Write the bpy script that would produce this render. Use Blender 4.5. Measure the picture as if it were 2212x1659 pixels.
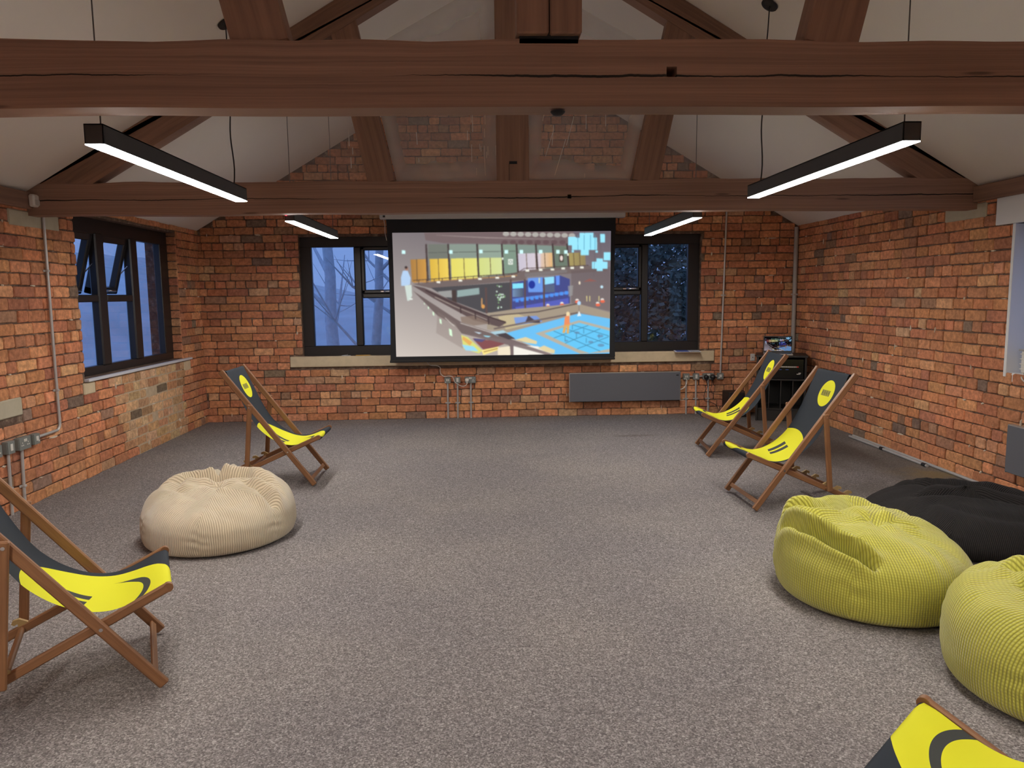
import bpy, bmesh, math, random
import numpy as np
from mathutils import Vector, Matrix, noise

for o in list(bpy.data.objects):
    bpy.data.objects.remove(o)
SC = bpy.context.scene
COL = SC.collection
PI = math.pi
random.seed(7)

# ------------------------------------------------------------------ camera
PITCH, YAW, ROLL, FPX, CAMH = .11964, .03881, .01179, 1610.59, 1.5
fwd = Vector((math.sin(YAW) * math.cos(PITCH), math.cos(YAW) * math.cos(PITCH), -math.sin(PITCH)))
rgt = Vector((math.cos(YAW), -math.sin(YAW), 0))
upv = rgt.cross(fwd)
r2 = math.cos(ROLL) * rgt - math.sin(ROLL) * upv
u2 = math.sin(ROLL) * rgt + math.cos(ROLL) * upv
cam = bpy.data.cameras.new('camera')
cam.sensor_fit = 'HORIZONTAL'
cam.sensor_width = 36
cam.lens = FPX / 2212 * 36
cam.clip_start = .02
co = bpy.data.objects.new('camera', cam)
COL.objects.link(co)
M = Matrix.Identity(4)
for i in range(3):
    M[i][0], M[i][1], M[i][2] = r2[i], u2[i], -fwd[i]
M[2][3] = CAMH
co.matrix_world = M
SC.camera = co

# ------------------------------------------------------------------ light and exposure
LAMP = 96.0            # radiance of the LED diffusers
SCREEN = 1.12
SKY = 1.7
vs = SC.view_settings
vs.view_transform = 'Standard'
vs.look = 'None'
vs.exposure = 0.0
vs.gamma = 1.0
vs.use_curve_mapping = False
SC.cycles.use_denoising = True
SC.cycles.max_bounces = 8
SC.cycles.diffuse_bounces = 4
SC.cycles.transparent_max_bounces = 16
SC.cycles.sample_clamp_indirect = 6
SC.cycles.caustics_reflective = False
SC.cycles.caustics_refractive = False

w = bpy.data.worlds.new('dusk')
SC.world = w
w.use_nodes = True
nt = w.node_tree
nt.nodes.clear()
wo = nt.nodes.new('ShaderNodeOutputWorld')
bg = nt.nodes.new('ShaderNodeBackground')
tc = nt.nodes.new('ShaderNodeTexCoord')
sx = nt.nodes.new('ShaderNodeSeparateXYZ')
rm = nt.nodes.new('ShaderNodeValToRGB')
nt.links.new(tc.outputs['Generated'], sx.inputs[0])
nt.links.new(sx.outputs['Z'], rm.inputs[0])
rm.color_ramp.elements[0].position = 0.0
rm.color_ramp.elements[0].color = (.112, .192, .42, 1)
rm.color_ramp.elements[1].position = .5
rm.color_ramp.elements[1].color = (.13, .23, .56, 1)
nt.links.new(rm.outputs[0], bg.inputs[0])
bg.inputs[1].default_value = SKY
nt.links.new(bg.outputs[0], wo.inputs[0])

# ------------------------------------------------------------------ room numbers
YB, XL, XR, YF = 9.07, -3.34, 3.85, -3.6
EAVE, SLOPE, XM = 2.29, .585, .26
APEX = EAVE + SLOPE * (XM - XL)


def srgb(r, g, b):
    def f(c):
        c /= 255.0
        return c / 12.92 if c <= .04045 else ((c + .055) / 1.055) ** 2.4
    return (f(r), f(g), f(b), 1)


# ------------------------------------------------------------------ node helpers
class NT:
    def __init__(s, name):
        s.m = bpy.data.materials.new(name)
        s.m.use_nodes = True
        s.t = s.m.node_tree
        s.t.nodes.clear()
        s.out = s.t.nodes.new('ShaderNodeOutputMaterial')

    def n(s, typ, **k):
        x = s.t.nodes.new('ShaderNode' + typ)
        for a, b in k.items():
            setattr(x, a, b)
        return x

    def set(s, sock, v):
        if hasattr(v, 'is_linked') or isinstance(v, bpy.types.NodeSocket):
            s.t.links.new(v, sock)
        else:
            sock.default_value = v

    def math(s, op, a, b=0.0, c=None, clamp=False):
        x = s.n('Math', operation=op, use_clamp=clamp)
        s.set(x.inputs[0], a)
        s.set(x.inputs[1], b)
        if c is not None:
            s.set(x.inputs[2], c)
        return x.outputs[0]

    def mix(s, f, a, b, blend='MIX'):
        x = s.n('Mix', data_type='RGBA', blend_type=blend)
        s.set(x.inputs[0], f)
        s.set(x.inputs[6], a)
        s.set(x.inputs[7], b)
        return x.outputs[2]

    def noise(s, vec, scale, detail=3, rough=.5, dist=0.0):
        x = s.n('TexNoise')
        if vec is not None:
            s.set(x.inputs['Vector'], vec)
        x.inputs['Scale'].default_value = scale
        x.inputs['Detail'].default_value = detail
        x.inputs['Roughness'].default_value = rough
        x.inputs['Distortion'].default_value = dist
        return x.outputs['Fac']

    def mapping(s, vec, scale=(1, 1, 1), loc=(0, 0, 0)):
        x = s.n('Mapping')
        s.set(x.inputs['Vector'], vec)
        x.inputs['Scale'].default_value = scale
        x.inputs['Location'].default_value = loc
        return x.outputs[0]

    def ramp(s, f, *stops):
        x = s.n('ValToRGB')
        s.set(x.inputs[0], f)
        cr = x.color_ramp
        while len(cr.elements) < len(stops):
            cr.elements.new(.5)
        for e, (p, c) in zip(cr.elements, stops):
            e.position = p
            e.color = c if len(c) == 4 else (*c, 1)
        return x.outputs[0]

    def step(s, f, lo, hi):
        x = s.n('MapRange', interpolation_type='SMOOTHSTEP')
        s.set(x.inputs[0], f)
        x.inputs[1].default_value = lo
        x.inputs[2].default_value = hi
        return x.outputs[0]

    def uv(s):
        return s.n('TexCoord').outputs['UV']

    def obj(s):
        return s.n('TexCoord').outputs['Object']

    def sep(s, v):
        x = s.n('SeparateXYZ')
        s.set(x.inputs[0], v)
        return x.outputs

    def bsdf(s, col, rough=.7, metal=0.0, bump=None, bstr=.3, bdist=.01, spec=.5, sheen=0.0, coat=0.0):
        b = s.n('BsdfPrincipled')
        s.set(b.inputs['Base Color'], col)
        s.set(b.inputs['Roughness'], rough)
        s.set(b.inputs['Metallic'], metal)
        b.inputs['Specular IOR Level'].default_value = spec
        b.inputs['Sheen Weight'].default_value = sheen
        b.inputs['Coat Weight'].default_value = coat
        if bump is not None:
            bp = s.n('Bump')
            bp.inputs['Strength'].default_value = bstr
            bp.inputs['Distance'].default_value = bdist
            s.set(bp.inputs['Height'], bump)
            s.t.links.new(bp.outputs[0], b.inputs['Normal'])
        s.t.links.new(b.outputs[0], s.out.inputs[0])
        return b


def plain(name, col, rough=.6, metal=0.0, var=.12, scale=30, bstr=.05, spec=.5):
    k = NT(name)
    nz = k.noise(k.obj(), scale, 4)
    c2 = tuple(min(1, c * (1 - var)) for c in col[:3]) + (1,)
    c1 = tuple(min(1, c * (1 + var)) for c in col[:3]) + (1,)
    k.bsdf(k.mix(nz, c2, c1), rough, metal, nz, bstr, .002, spec)
    return k.m


def emit(name, col, strength):
    k = NT(name)
    e = k.n('Emission')
    e.inputs[0].default_value = col
    e.inputs[1].default_value = strength
    k.t.links.new(e.outputs[0], k.out.inputs[0])
    return k.m


def wood(name, dark, light, along=3.0, across=45.0, rough=.55, cracks=False, bstr=.15):
    k = NT(name)
    uv = k.uv()
    g = k.noise(k.mapping(uv, (along, across, 1)), 1.0, 5, .6, .4)
    g2 = k.noise(k.mapping(uv, (along * .3, across * .15, 1), (3, 7, 0)), 1.0, 3)
    f = k.math('ADD', k.math('MULTIPLY', g, .6), k.math('MULTIPLY', g2, .5))
    col = k.ramp(f, (.3, dark), (.8, light))
    h = g
    if cracks:
        u, v, _ = k.sep(uv)
        wob = k.noise(k.mapping(uv, (1.6, 0, 0)), 1.0, 6, .65)
        wob2 = k.noise(k.mapping(uv, (.9, 0, 0), (11, 0, 0)), 1.0, 2)
        line = k.math('ADD', .47, k.math('MULTIPLY', k.math('SUBTRACT', wob, .5), .22))
        d = k.math('ABSOLUTE', k.math('SUBTRACT', v, line))
        wid = k.math('MULTIPLY', k.step(wob2, .36, .62), .02)
        m = k.math('GREATER_THAN', wid, d)
        kn = k.n('TexVoronoi', feature='F1')
        k.set(kn.inputs['Vector'], k.mapping(uv, (1.3, 2.2, 1)))
        kn.inputs['Scale'].default_value = 1.0
        kk = k.math('SUBTRACT', 1.0, k.step(kn.outputs['Distance'], .03, .09))
        col = k.mix(k.math('MULTIPLY', kk, .6), col, (.012, .007, .005, 1))
        col = k.mix(m, col, (.006, .004, .003, 1))
        h = k.math('SUBTRACT', g, k.math('MULTIPLY', m, 2.0))
    k.bsdf(col, rough, 0, h, bstr, .004)
    return k.m


# ------------------------------------------------------------------ mesh builder
class MB:
    def __init__(s):
        s.v, s.f, s.uv, s.mi, s.sm = [], [], [], [], []

    def add(s, verts, faces, uvs=None, mi=0, smooth=False, mat=None):
        o = len(s.v)
        for p in verts:
            p = Vector(p)
            s.v.append(tuple(mat @ p) if mat is not None else tuple(p))
        for i, f in enumerate(faces):
            s.f.append(tuple(o + k for k in f))
            s.mi.append(mi)
            s.sm.append(smooth)
            s.uv.append(uvs[i] if uvs else [(0, 0)] * len(f))

    def box(s, lo, hi, bev=0.0, mi=0, mat=None):
        """box from corner lo to hi, chamfered by bev; UV in metres along the longest side"""
        c = [(a + b) / 2 for a, b in zip(lo, hi)]
        h = [abs(b - a) / 2 for a, b in zip(lo, hi)]
        ax = sorted(range(3), key=lambda i: -h[i])
        b = min(bev, .49 * min(h))
        if b <= 0:
            vs, idx = [], {}
            for X in (-1, 1):
                for Y in (-1, 1):
                    for Z in (-1, 1):
                        idx[(X, Y, Z)] = len(vs)
                        vs.append((c[0] + X * h[0], c[1] + Y * h[1], c[2] + Z * h[2]))
            fs = []
            for a in range(3):
                for sg in (-1, 1):
                    q = []
                    for (p, r) in ((-1, -1), (1, -1), (1, 1), (-1, 1)):
                        k = [0, 0, 0]
                        k[a] = sg
                        k[(a + 1) % 3] = p
                        k[(a + 2) % 3] = r
                        q.append(idx[tuple(k)])
                    fs.append(q if sg > 0 else q[::-1])
        else:
            vs, idx, fs = [], {}, []
            for X in (-1, 1):
                for Y in (-1, 1):
                    for Z in (-1, 1):
                        for a in range(3):
                            k = (X, Y, Z)
                            p = [c[i] + k[i] * (h[i] if i == a else h[i] - b) for i in range(3)]
                            idx[(k, a)] = len(vs)
                            vs.append(p)
            for a in range(3):
                for sg in (-1, 1):
                    q = []
                    for (p, r) in ((-1, -1), (1, -1), (1, 1), (-1, 1)):
                        k = [0, 0, 0]
                        k[a] = sg
                        k[(a + 1) % 3] = p
                        k[(a + 2) % 3] = r
                        q.append(idx[(tuple(k), a)])
                    fs.append(q if sg > 0 else q[::-1])
            for a in range(3):       # edge chamfers along axis a
                a1, a2 = (a + 1) % 3, (a + 2) % 3
                for p in (-1, 1):
                    for r in (-1, 1):
                        k0, k1 = [0] * 3, [0] * 3
                        k0[a], k1[a] = -1, 1
                        k0[a1] = k1[a1] = p
                        k0[a2] = k1[a2] = r
                        k0, k1 = tuple(k0), tuple(k1)
                        q = [idx[(k0, a1)], idx[(k0, a2)], idx[(k1, a2)], idx[(k1, a1)]]
                        fs.append(q if p * r > 0 else q[::-1])
            for X in (-1, 1):
                for Y in (-1, 1):
                    for Z in (-1, 1):
                        k = (X, Y, Z)
                        q = [idx[(k, 0)], idx[(k, 1)], idx[(k, 2)]]
                        fs.append(q if X * Y * Z > 0 else q[::-1])
        uvs = []
        L, A, B = ax
        for f in fs:
            uvs.append([(vs[i][L] + random.random() * 0, vs[i][A] + vs[i][B]) for i in f])
        s.add(vs, fs, uvs, mi, False, mat)

    def bar(s, p0, p1, wd, th, side, bev=.003, mi=0, ext=0.0):
        """rectangular bar p0->p1; wd measured along 'side', th across"""
        p0, p1, side = Vector(p0), Vector(p1), Vector(side)
        d = (p1 - p0)
        L = d.length
        d.normalize()
        side = (side - d * side.dot(d)).normalized()
        n = d.cross(side)
        m = Matrix.Identity(4)
        for i in range(3):
            m[i][0], m[i][1], m[i][2], m[i][3] = d[i], side[i], n[i], p0[i]
        s.box((-ext, -wd / 2, -th / 2), (L + ext, wd / 2, th / 2), bev, mi, m)

    def tube(s, pts, r, n=10, mi=0, cap=True, closed=False):
        pts = [Vector(p) for p in pts]
        rs = r if isinstance(r, (list, tuple)) else [r] * len(pts)
        N = len(pts)
        rings, up = [], None
        for i, p in enumerate(pts):
            if closed:
                t = pts[(i + 1) % N] - pts[i - 1]
            else:
                t = (pts[min(i + 1, N - 1)] - pts[max(i - 1, 0)])
            t.normalize()
            if up is None:
                up = Vector((0, 0, 1)) if abs(t.z) < .9 else Vector((1, 0, 0))
            up = (up - t * up.dot(t)).normalized()
            b = t.cross(up)
            rings.append([p + (up * math.cos(2 * PI * k / n) + b * math.sin(2 * PI * k / n)) * rs[i] for k in range(n)])
        vs = [q for rg in rings for q in rg]
        fs = []
        for i in range(N if closed else N - 1):
            j = (i + 1) % N
            for k in range(n):
                fs.append((i * n + k, j * n + k, j * n + (k + 1) % n, i * n + (k + 1) % n)[::-1])
        s.add(vs, fs, None, mi, True)
        if cap and not closed:
            s.add(rings[0], [tuple(range(n))], None, mi)
            s.add(rings[-1], [tuple(range(n))[::-1]], None, mi)

    def lathe(s, prof, mat=None, n=24, mi=0):
        vs, fs = [], []
        for (r, z) in prof:
            for k in range(n):
                vs.append((r * math.cos(2 * PI * k / n), r * math.sin(2 * PI * k / n), z))
        for i in range(len(prof) - 1):
            for k in range(n):
                fs.append((i * n + k, i * n + (k + 1) % n, (i + 1) * n + (k + 1) % n, (i + 1) * n + k))
        s.add(vs, fs, None, mi, True, mat)

    def prism(s, poly, axis, a, b, mi=0, mat=None):
        """polygon (2-D, ccw) extruded from a to b along axis"""
        n = len(poly)

        def P(q, t):
            return {'x': (t, q[0], q[1]), 'y': (q[0], t, q[1]), 'z': (q[0], q[1], t)}[axis]
        vs = [P(q, a) for q in poly] + [P(q, b) for q in poly]
        fs = [tuple(range(n))[::-1], tuple(range(n, 2 * n))]
        for i in range(n):
            j = (i + 1) % n
            fs.append((i, j, n + j, n + i))
        uvs = [[(vs[i][0] + vs[i][1], vs[i][2]) for i in f] for f in fs]
        s.add(vs, fs, uvs, mi, False, mat)

    def build(s, name, mats, parent=None, kind=None, recalc=True):
        me = bpy.data.meshes.new(name)
        me.from_pydata(s.v, [], s.f)
        uvl = me.uv_layers.new(name='UVMap')
        flat = [c for f in s.uv for p in f for c in p]
        uvl.data.foreach_set('uv', flat)
        for m in (mats if isinstance(mats, (list, tuple)) else [mats]):
            me.materials.append(m)
        me.polygons.foreach_set('material_index', s.mi)
        me.polygons.foreach_set('use_smooth', s.sm)
        if recalc:
            b = bmesh.new()
            b.from_mesh(me)
            bmesh.ops.recalc_face_normals(b, faces=b.faces)
            b.to_mesh(me)
            b.free()
        me.update()
        o = bpy.data.objects.new(name, me)
        COL.objects.link(o)
        if parent is not None:
            o.parent = parent
            # geometry is written in world space; bring it to the parent's frame
            o.matrix_parent_inverse = parent_world(parent).inverted()
        if kind:
            o['kind'] = kind
        return o


def parent_world(p):
    m = p.matrix_basis.copy()
    q = p
    while q.parent is not None:
        m = q.parent.matrix_basis @ q.matrix_parent_inverse @ m if False else (q.parent.matrix_basis @ q.matrix_parent_inverse @ m)
        q = q.parent
    return m


def tag(o, label, cat, group=None):
    o['label'] = label
    o['category'] = cat
    if group:
        o['group'] = group
    return o


def thing(name, loc, label, cat, group=None, rz=0.0):
    o = bpy.data.objects.new(name, None)
    o.empty_display_size = .1
    COL.objects.link(o)
    o.location = loc
    o.rotation_euler = (0, 0, rz)
    return tag(o, label, cat, group)


def struct(name, loc=(0, 0, 0)):
    o = bpy.data.objects.new(name, None)
    COL.objects.link(o)
    o.location = loc
    o['kind'] = 'structure'
    return o


def copy_tree(o, parent=None):
    c = o.copy()
    COL.objects.link(c)
    c.parent = parent
    if parent is not None:
        c.matrix_parent_inverse = o.matrix_parent_inverse.copy()
    for ch in list(o.children):
        copy_tree(ch, c)
    return c


# ------------------------------------------------------------------ materials
def mat_brick():
    k = NT('old_brick')
    a = k.n('Attribute', attribute_name='brick_col')
    pos = k.n('NewGeometry').outputs['Position']
    n1 = k.noise(pos, 26, 5, .65)
    n2 = k.noise(pos, 2.2, 3)
    n3 = k.noise(pos, 90, 3, .7)
    c = k.mix(k.step(n1, .3, .75), k.mix(1.0, a.outputs['Color'], (.66, .60, .55, 1), 'MULTIPLY'),
              k.mix(1.0, a.outputs['Color'], (1.18, 1.12, 1.05, 1), 'MULTIPLY'))
    c = k.mix(k.math('MULTIPLY', k.step(n2, .5, .8), .30), c, (.15, .095, .072, 1))
    sp = k.noise(k.mapping(pos, (1, 1, 1.7)), 17, 6, .75)
    c = k.mix(k.math('MULTIPLY', k.step(sp, .655, .70), .8), c, (.66, .56, .44, 1))
    h = k.math('ADD', n1, k.math('MULTIPLY', n3, .5))
    k.bsdf(c, .88, 0, h, .55, .006, .25)
    return k.m


def mat_mortar():
    k = NT('old_mortar')
    pos = k.n('NewGeometry').outputs['Position']
    n1 = k.noise(pos, 14, 5, .7)
    n2 = k.noise(pos, 70, 4, .7)
    c = k.ramp(n1, (.3, (.075, .046, .034)), (.55, (.17, .115, .085)), (.72, (.38, .29, .21)))
    k.bsdf(c, .95, 0, n2, .6, .008, .2)
    return k.m


def mat_carpet():
    k = NT('heather_carpet')
    p = k.obj()
    v = k.n('TexVoronoi', feature='F1')
    k.set(v.inputs['Vector'], p)
    v.inputs['Scale'].default_value = 190
    fl = k.n('SeparateColor')
    k.t.links.new(v.outputs['Color'], fl.inputs[0])
    n1 = k.noise(k.mapping(p, (1, .6, 1)), 130, 3, .7)
    n2 = k.noise(p, 38, 4, .6)
    f = k.math('ADD', k.math('MULTIPLY', fl.outputs[0], .42), k.math('ADD', k.math('MULTIPLY', n1, .5), k.math('MULTIPLY', n2, .30)))
    c = k.ramp(f, (.28, (.080, .070, .069)), (.55, (.192, .171, .165)), (.72, (.275, .248, .238)), (.93, (.52, .48, .45)))
    n3 = k.noise(p, .9, 3)
    c = k.mix(k.step(n3, .35, .7), k.mix(1, c, (.90, .90, .92, 1), 'MULTIPLY'), k.mix(1, c, (1.05, 1.04, 1.02, 1), 'MULTIPLY'))
    # dust along the right-hand wall
    X, Y, Z = k.sep(p)
    d = k.math('MULTIPLY', k.step(X, 3.2, 3.7), k.math('MULTIPLY', k.step(Y, 4.6, 5.2), k.math('SUBTRACT', 1.0, k.step(Y, 5.9, 6.4))))
    d = k.math('MULTIPLY', d, k.step(k.noise(p, 3.0, 4), .4, .62))
    c = k.mix(k.math('MULTIPLY', d, .7), c, (.42, .29, .10, 1))
    sp = k.step(k.noise(k.mapping(p, (1, .4, 1)), 42, 2), .70, .75)
    sp = k.math('MULTIPLY', sp, k.step(X, 2.3, 3.0))
    c = k.mix(k.math('MULTIPLY', sp, .55), c, (.55, .52, .46, 1))
    dk = k.math('MULTIPLY', k.step(X, 2.1, 2.9), k.step(k.noise(k.mapping(p, (1, .5, 1)), 1.6, 3), .30, .58))
    c = k.mix(k.math('MULTIPLY', dk, .55), c, (.105, .09, .072, 1))
    ex = k.math('MULTIPLY', k.math('SUBTRACT', X, 1.60), 3.2)
    ey = k.math('MULTIPLY', k.math('SUBTRACT', Y, 7.72), 14.0)
    el = k.math('ADD', k.math('MULTIPLY', ex, ex), k.math('MULTIPLY', ey, ey))
    sm = k.math('MULTIPLY', k.math('SUBTRACT', 1.0, k.step(el, .2, 1.0)), k.step(k.noise(k.mapping(p, (1, 3, 1)), 6, 3), .3, .6))
    c = k.mix(k.math('MULTIPLY', sm, .5), c, (.09, .06, .05, 1))
    h = k.math('ADD', f, 0.0)
    k.bsdf(c, .97, 0, h, .8, .006, .1)
    return k.m


def mat_corduroy(name, base, deep, pitch, cross=0.0, rough=.9, sheen=.35):
    k = NT(name)
    u, v, _ = k.sep(k.uv())
    wob = k.math('MULTIPLY', k.math('SUBTRACT', k.noise(k.obj(), 6, 3), .5), pitch * 1.6)
    a = k.math('SINE', k.math('MULTIPLY', k.math('ADD', u, wob), 2 * PI / pitch))
    a = k.math('MULTIPLY_ADD', a, .5, .5)
    h = k.math('POWER', a, .6)
    if cross > 0:
        b = k.math('SINE', k.math('MULTIPLY', v, 2 * PI / (pitch * 1.25)))
        b = k.math('POWER', k.math('MULTIPLY_ADD', b, .5, .5), .35)
        h = k.math('MULTIPLY', h, k.math('ADD', 1 - cross, k.math('MULTIPLY', b, cross)))
    nz = k.noise(k.obj(), 9, 4)
    nf = k.noise(k.obj(), 220, 2)
    col = k.mix(h, deep, base)  # grooves coloured darker: shade between the ribs put into the colour
    col = k.mix(k.math('MULTIPLY', k.step(nz, .35, .7), .35), col, k.mix(1, col, (1.25, 1.22, 1.15, 1), 'MULTIPLY'))
    hh = k.math('ADD', h, k.math('MULTIPLY', nf, .15))
    k.bsdf(col, rough, 0, hh, .75, pitch * .42, .15, sheen)
    return k.m


def mat_glass(name, tint=(1, 1, 1, 1), refl=1.0):
    k = NT(name)
    tr = k.n('BsdfTransparent')
    tr.inputs[0].default_value = tint
    gl = k.n('BsdfGlossy')
    gl.inputs['Roughness'].default_value = .01
    fr = k.n('Fresnel')
    bf = k.n('NewGeometry').outputs['Backfacing']
    k.t.links.new(k.math('SUBTRACT', 1.5, k.math('MULTIPLY', bf, 1.5 - 1 / 1.5)), fr.inputs[0])
    mx = k.n('MixShader')
    k.t.links.new(k.math('MULTIPLY', fr.outputs[0], refl), mx.inputs[0])
    k.t.links.new(tr.outputs[0], mx.inputs[1])
    k.t.links.new(gl.outputs[0], mx.inputs[2])
    k.t.links.new(mx.outputs[0], k.out.inputs[0])
    return k.m


def mat_dusty_glass(name, edge, mid):
    k = NT(name)
    u, v, _ = k.sep(k.uv())
    e = k.math('MINIMUM', k.math('MINIMUM', u, k.math('SUBTRACT', 1.0, u)), k.math('MINIMUM', v, k.math('SUBTRACT', 1.0, v)))
    nz = k.noise(k.obj(), 5, 4)
    e = k.math('ADD', e, k.math('MULTIPLY', k.math('SUBTRACT', nz, .5), .10))
    f = k.math('MULTIPLY_ADD', k.math('SUBTRACT', 1.0, k.step(e, -.02, .17)), edge, mid)
    tr = k.n('BsdfTransparent')
    df = k.n('BsdfDiffuse')
    df.inputs[0].default_value = (.62, .63, .65, 1)
    mx = k.n('MixShader')
    k.t.links.new(f, mx.inputs[0])
    k.t.links.new(tr.outputs[0], mx.inputs[1])
    k.t.links.new(df.outputs[0], mx.inputs[2])
    gl = k.n('BsdfGlossy')
    gl.inputs['Roughness'].default_value = .15
    m2 = k.n('MixShader')
    m2.inputs[0].default_value = .03
    k.t.links.new(mx.outputs[0], m2.inputs[1])
    k.t.links.new(gl.outputs[0], m2.inputs[2])
    k.t.links.new(m2.outputs[0], k.out.inputs[0])
    return k.m


def mat_canvas():
    """dark canvas with the printed face: UV is (across, along) in metres"""
    k = NT('printed_canvas')
    uv = k.uv()
    t, s, _ = k.sep(uv)

    def dist(tc, sc):
        a = k.math('SUBTRACT', t, tc)
        b = k.math('SUBTRACT', s, sc)
        return k.math('SQRT', k.math('ADD', k.math('MULTIPLY', a, a), k.math('MULTIPLY', b, b)))

    def inside(d, r):
        return k.math('LESS_THAN', d, r)

    def AND(*m):
        x = m[0]
        for y in m[1:]:
            x = k.math('MULTIPLY', x, y)
        return x

    def rng(x, lo, hi):
        return AND(k.math('GREATER_THAN', x, lo), k.math('LESS_THAN', x, hi))
    sq = k.math('MULTIPLY', k.math('SUBTRACT', s, .275), k.math('SUBTRACT', 1.0, k.math('MULTIPLY', k.math('LESS_THAN', s, .275), .055)))
    tq = k.math('ADD', t, .10)
    face = k.math('SQRT', k.math('ADD', k.math('MULTIPLY', sq, sq), k.math('MULTIPLY', tq, tq)))
    big = dist(-.10, .275)
    yellow = inside(face, .287)
    # mouth: an arc concentric with the face, tapering to its tip
    ds = k.math('SUBTRACT', .275, s)
    dt = k.math('ADD', t, .10)
    ang = k.math('ARCTAN2', dt, ds)
    hw = k.math('MULTIPLY', .0145, k.math('SUBTRACT', 1.0, k.step(ang, .55, 1.27)))
    mouth = AND(k.math('LESS_THAN', k.math('ABSOLUTE', k.math('SUBTRACT', big, .198)), hw), k.math('GREATER_THAN', ds, .02))
    # eyes: two bars
    skew = k.math('SUBTRACT', t, k.math('MULTIPLY', k.math('SUBTRACT', s, .36), .22))
    e1 = AND(rng(skew, -.137, -.092), rng(k.math('ADD', s, k.math('MULTIPLY', skew, .22)), .275, .408))
    e2 = AND(rng(skew, -.066, -.022), rng(k.math('ADD', s, k.math('MULTIPLY', skew, .22)), .275, .408))
    dot = inside(dist(.045, .868), .096)
    # block lettering in the small disc: four stencilled verticals
    inbox = AND(rng(s, .848, .890), rng(t, -.016, .098))
    ph = k.math('MULTIPLY', k.math('ADD', t, .016), 1 / .114)
    fr = k.math('FRACT', k.math('MULTIPLY', ph, 4.0))
    sl = k.math('MULTIPLY', k.math('SUBTRACT', s, .869), 1 / .042)
    stem = k.math('LESS_THAN', fr, .30)
    stem2 = rng(fr, .56, .84)
    diag = rng(k.math('ADD', fr, k.math('MULTIPLY', sl, .28)), .30, .56)
    logo = AND(inbox, k.math('MINIMUM', 1.0, k.math('ADD', k.math('ADD', stem, stem2), k.math('MULTIPLY', diag, .7))))
    dark = (.020, .0255, .034, 1)
    yel = (.66, .64, .020, 1)
    ink = (.045, .048, .046, 1)
    c = k.mix(k.math('MAXIMUM', yellow, dot), dark, yel)
    c = k.mix(k.math('MAXIMUM', k.math('MAXIMUM', mouth, logo), k.math('MAXIMUM', e1, e2)), c, ink)
    wv = k.math('ADD', k.math('SINE', k.math('MULTIPLY', t, 5200)), k.math('SINE', k.math('MULTIPLY', s, 5200)))
    wv = k.math('ADD', wv, k.noise(k.obj(), 60, 3))
    k.bsdf(c, .8, 0, wv, .12, .0008, .25)
    return k.m


M_BRICK, M_MORTAR, M_CARPET = mat_brick(), mat_mortar(), mat_carpet()
M_PALEMORTAR = plain('pale_mortar', (.50, .385, .26, 1), .95, 0, .25, 24, .3)
M_LIMEMORTAR = plain('lime_mortar_remnant', (.66, .57, .45, 1), .95, 0, .2, 40, .3)
M_STONE = plain('sandstone', (.62, .505, .335, 1), .9, 0, .18, 14, .25)
M_STONE2 = plain('dusty_sandstone', (.47, .42, .31, 1), .9, 0, .15, 14, .25)
M_PLASTER = plain('painted_plaster', (.80, .755, .70, 1), .9, 0, .03, 3, .05)
M_WHITEWALL = plain('white_reveal_paint', (.74, .74, .74, 1), .8, 0, .03, 5, .05)
M_BEAM = wood('old_beam_timber', (.15, .087, .065), (.41, .243, .172), 1.1, 26, .7, True, .35)
M_POST = wood('old_post_timber', (.13, .073, .053), (.37, .212, .145), 1.3, 30, .7, False, .3)
M_CHAIRWOOD = wood('oiled_hardwood', (.14, .060, .026), (.34, .158, .066), 4, 70, .45, False, .08)
M_RAWWOOD = wood('pale_cut_wood', (.30, .19, .075), (.50, .34, .14), 4, 60, .6)
M_FRAME = plain('black_window_frame', (.017, .0155, .0155, 1), .38, 0, .1, 8, .02)
M_GLASS = mat_glass('window_glass')
M_DUSTY = mat_dusty_glass('dusty_glass', .33, .30)
M_DUSTY2 = mat_dusty_glass('slightly_dusty_glass', .10, .16)
M_DRIP = plain('paint_drip', (.62, .58, .52, 1), .8)
M_CANVAS = mat_canvas()
M_STEEL = plain('galvanised_conduit', (.50, .485, .47, 1), .36, .35, .12, 12, .05)
M_BOXGREY = plain('grey_metal_clad', (.20, .212, .198, 1), .45, .1, .06, 40, .02)
M_WHITEPLASTIC = plain('white_plastic', (.66, .63, .58, 1), .4, 0, .03, 20, .01)
M_BLACKPLASTIC = plain('black_plastic', (.012, .012, .013, 1), .42, 0, .1, 20, .02)
M_BLACKWOOD = plain('black_cabinet_laminate', (.016, .0135, .012, 1), .5, 0, .2, 8, .02)
M_GLOSSBLACK = plain('glossy_black', (.008, .008, .01, 1), .14, 0, .1, 8, .0)
M_HEATER = plain('dark_grey_panel', (.115, .118, .135, 1), .6, 0, .06, 160, .05)
M_EDGE = plain('pale_aluminium_edge', (.50, .47, .44, 1), .4, .5, .05, 30, .02)
M_SCREENWHITE = plain('white_screen_case', (.55, .54, .53, 1), .45, 0, .03, 20, .01)
M_SCREENBLACK = plain('black_screen_cloth', (.012, .013, .016, 1), .8, 0, .1, 30, .02)
M_LAMPBODY = plain('dark_lamp_body', (.055, .06, .065, 1), .5, .2, .08, 20, .02)
M_LED = emit('led_diffuser', (1.0, .96, .905, 1), LAMP)
M_CORD = plain('black_cord', (.02, .02, .022, 1), .6)
M_WHITECORD = plain('white_cord', (.62, .58, .52, 1), .5)
M_WIRE = plain('thin_steel_wire', (.14, .14, .14, 1), .4, .6)
M_SILL = plain('white_sill_board', (.62, .63, .68, 1), .4, 0, .03, 10, .01)
M_CHROME = plain('chrome', (.75, .74, .72, 1), .18, 1.0, .05, 20, .01)
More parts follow.
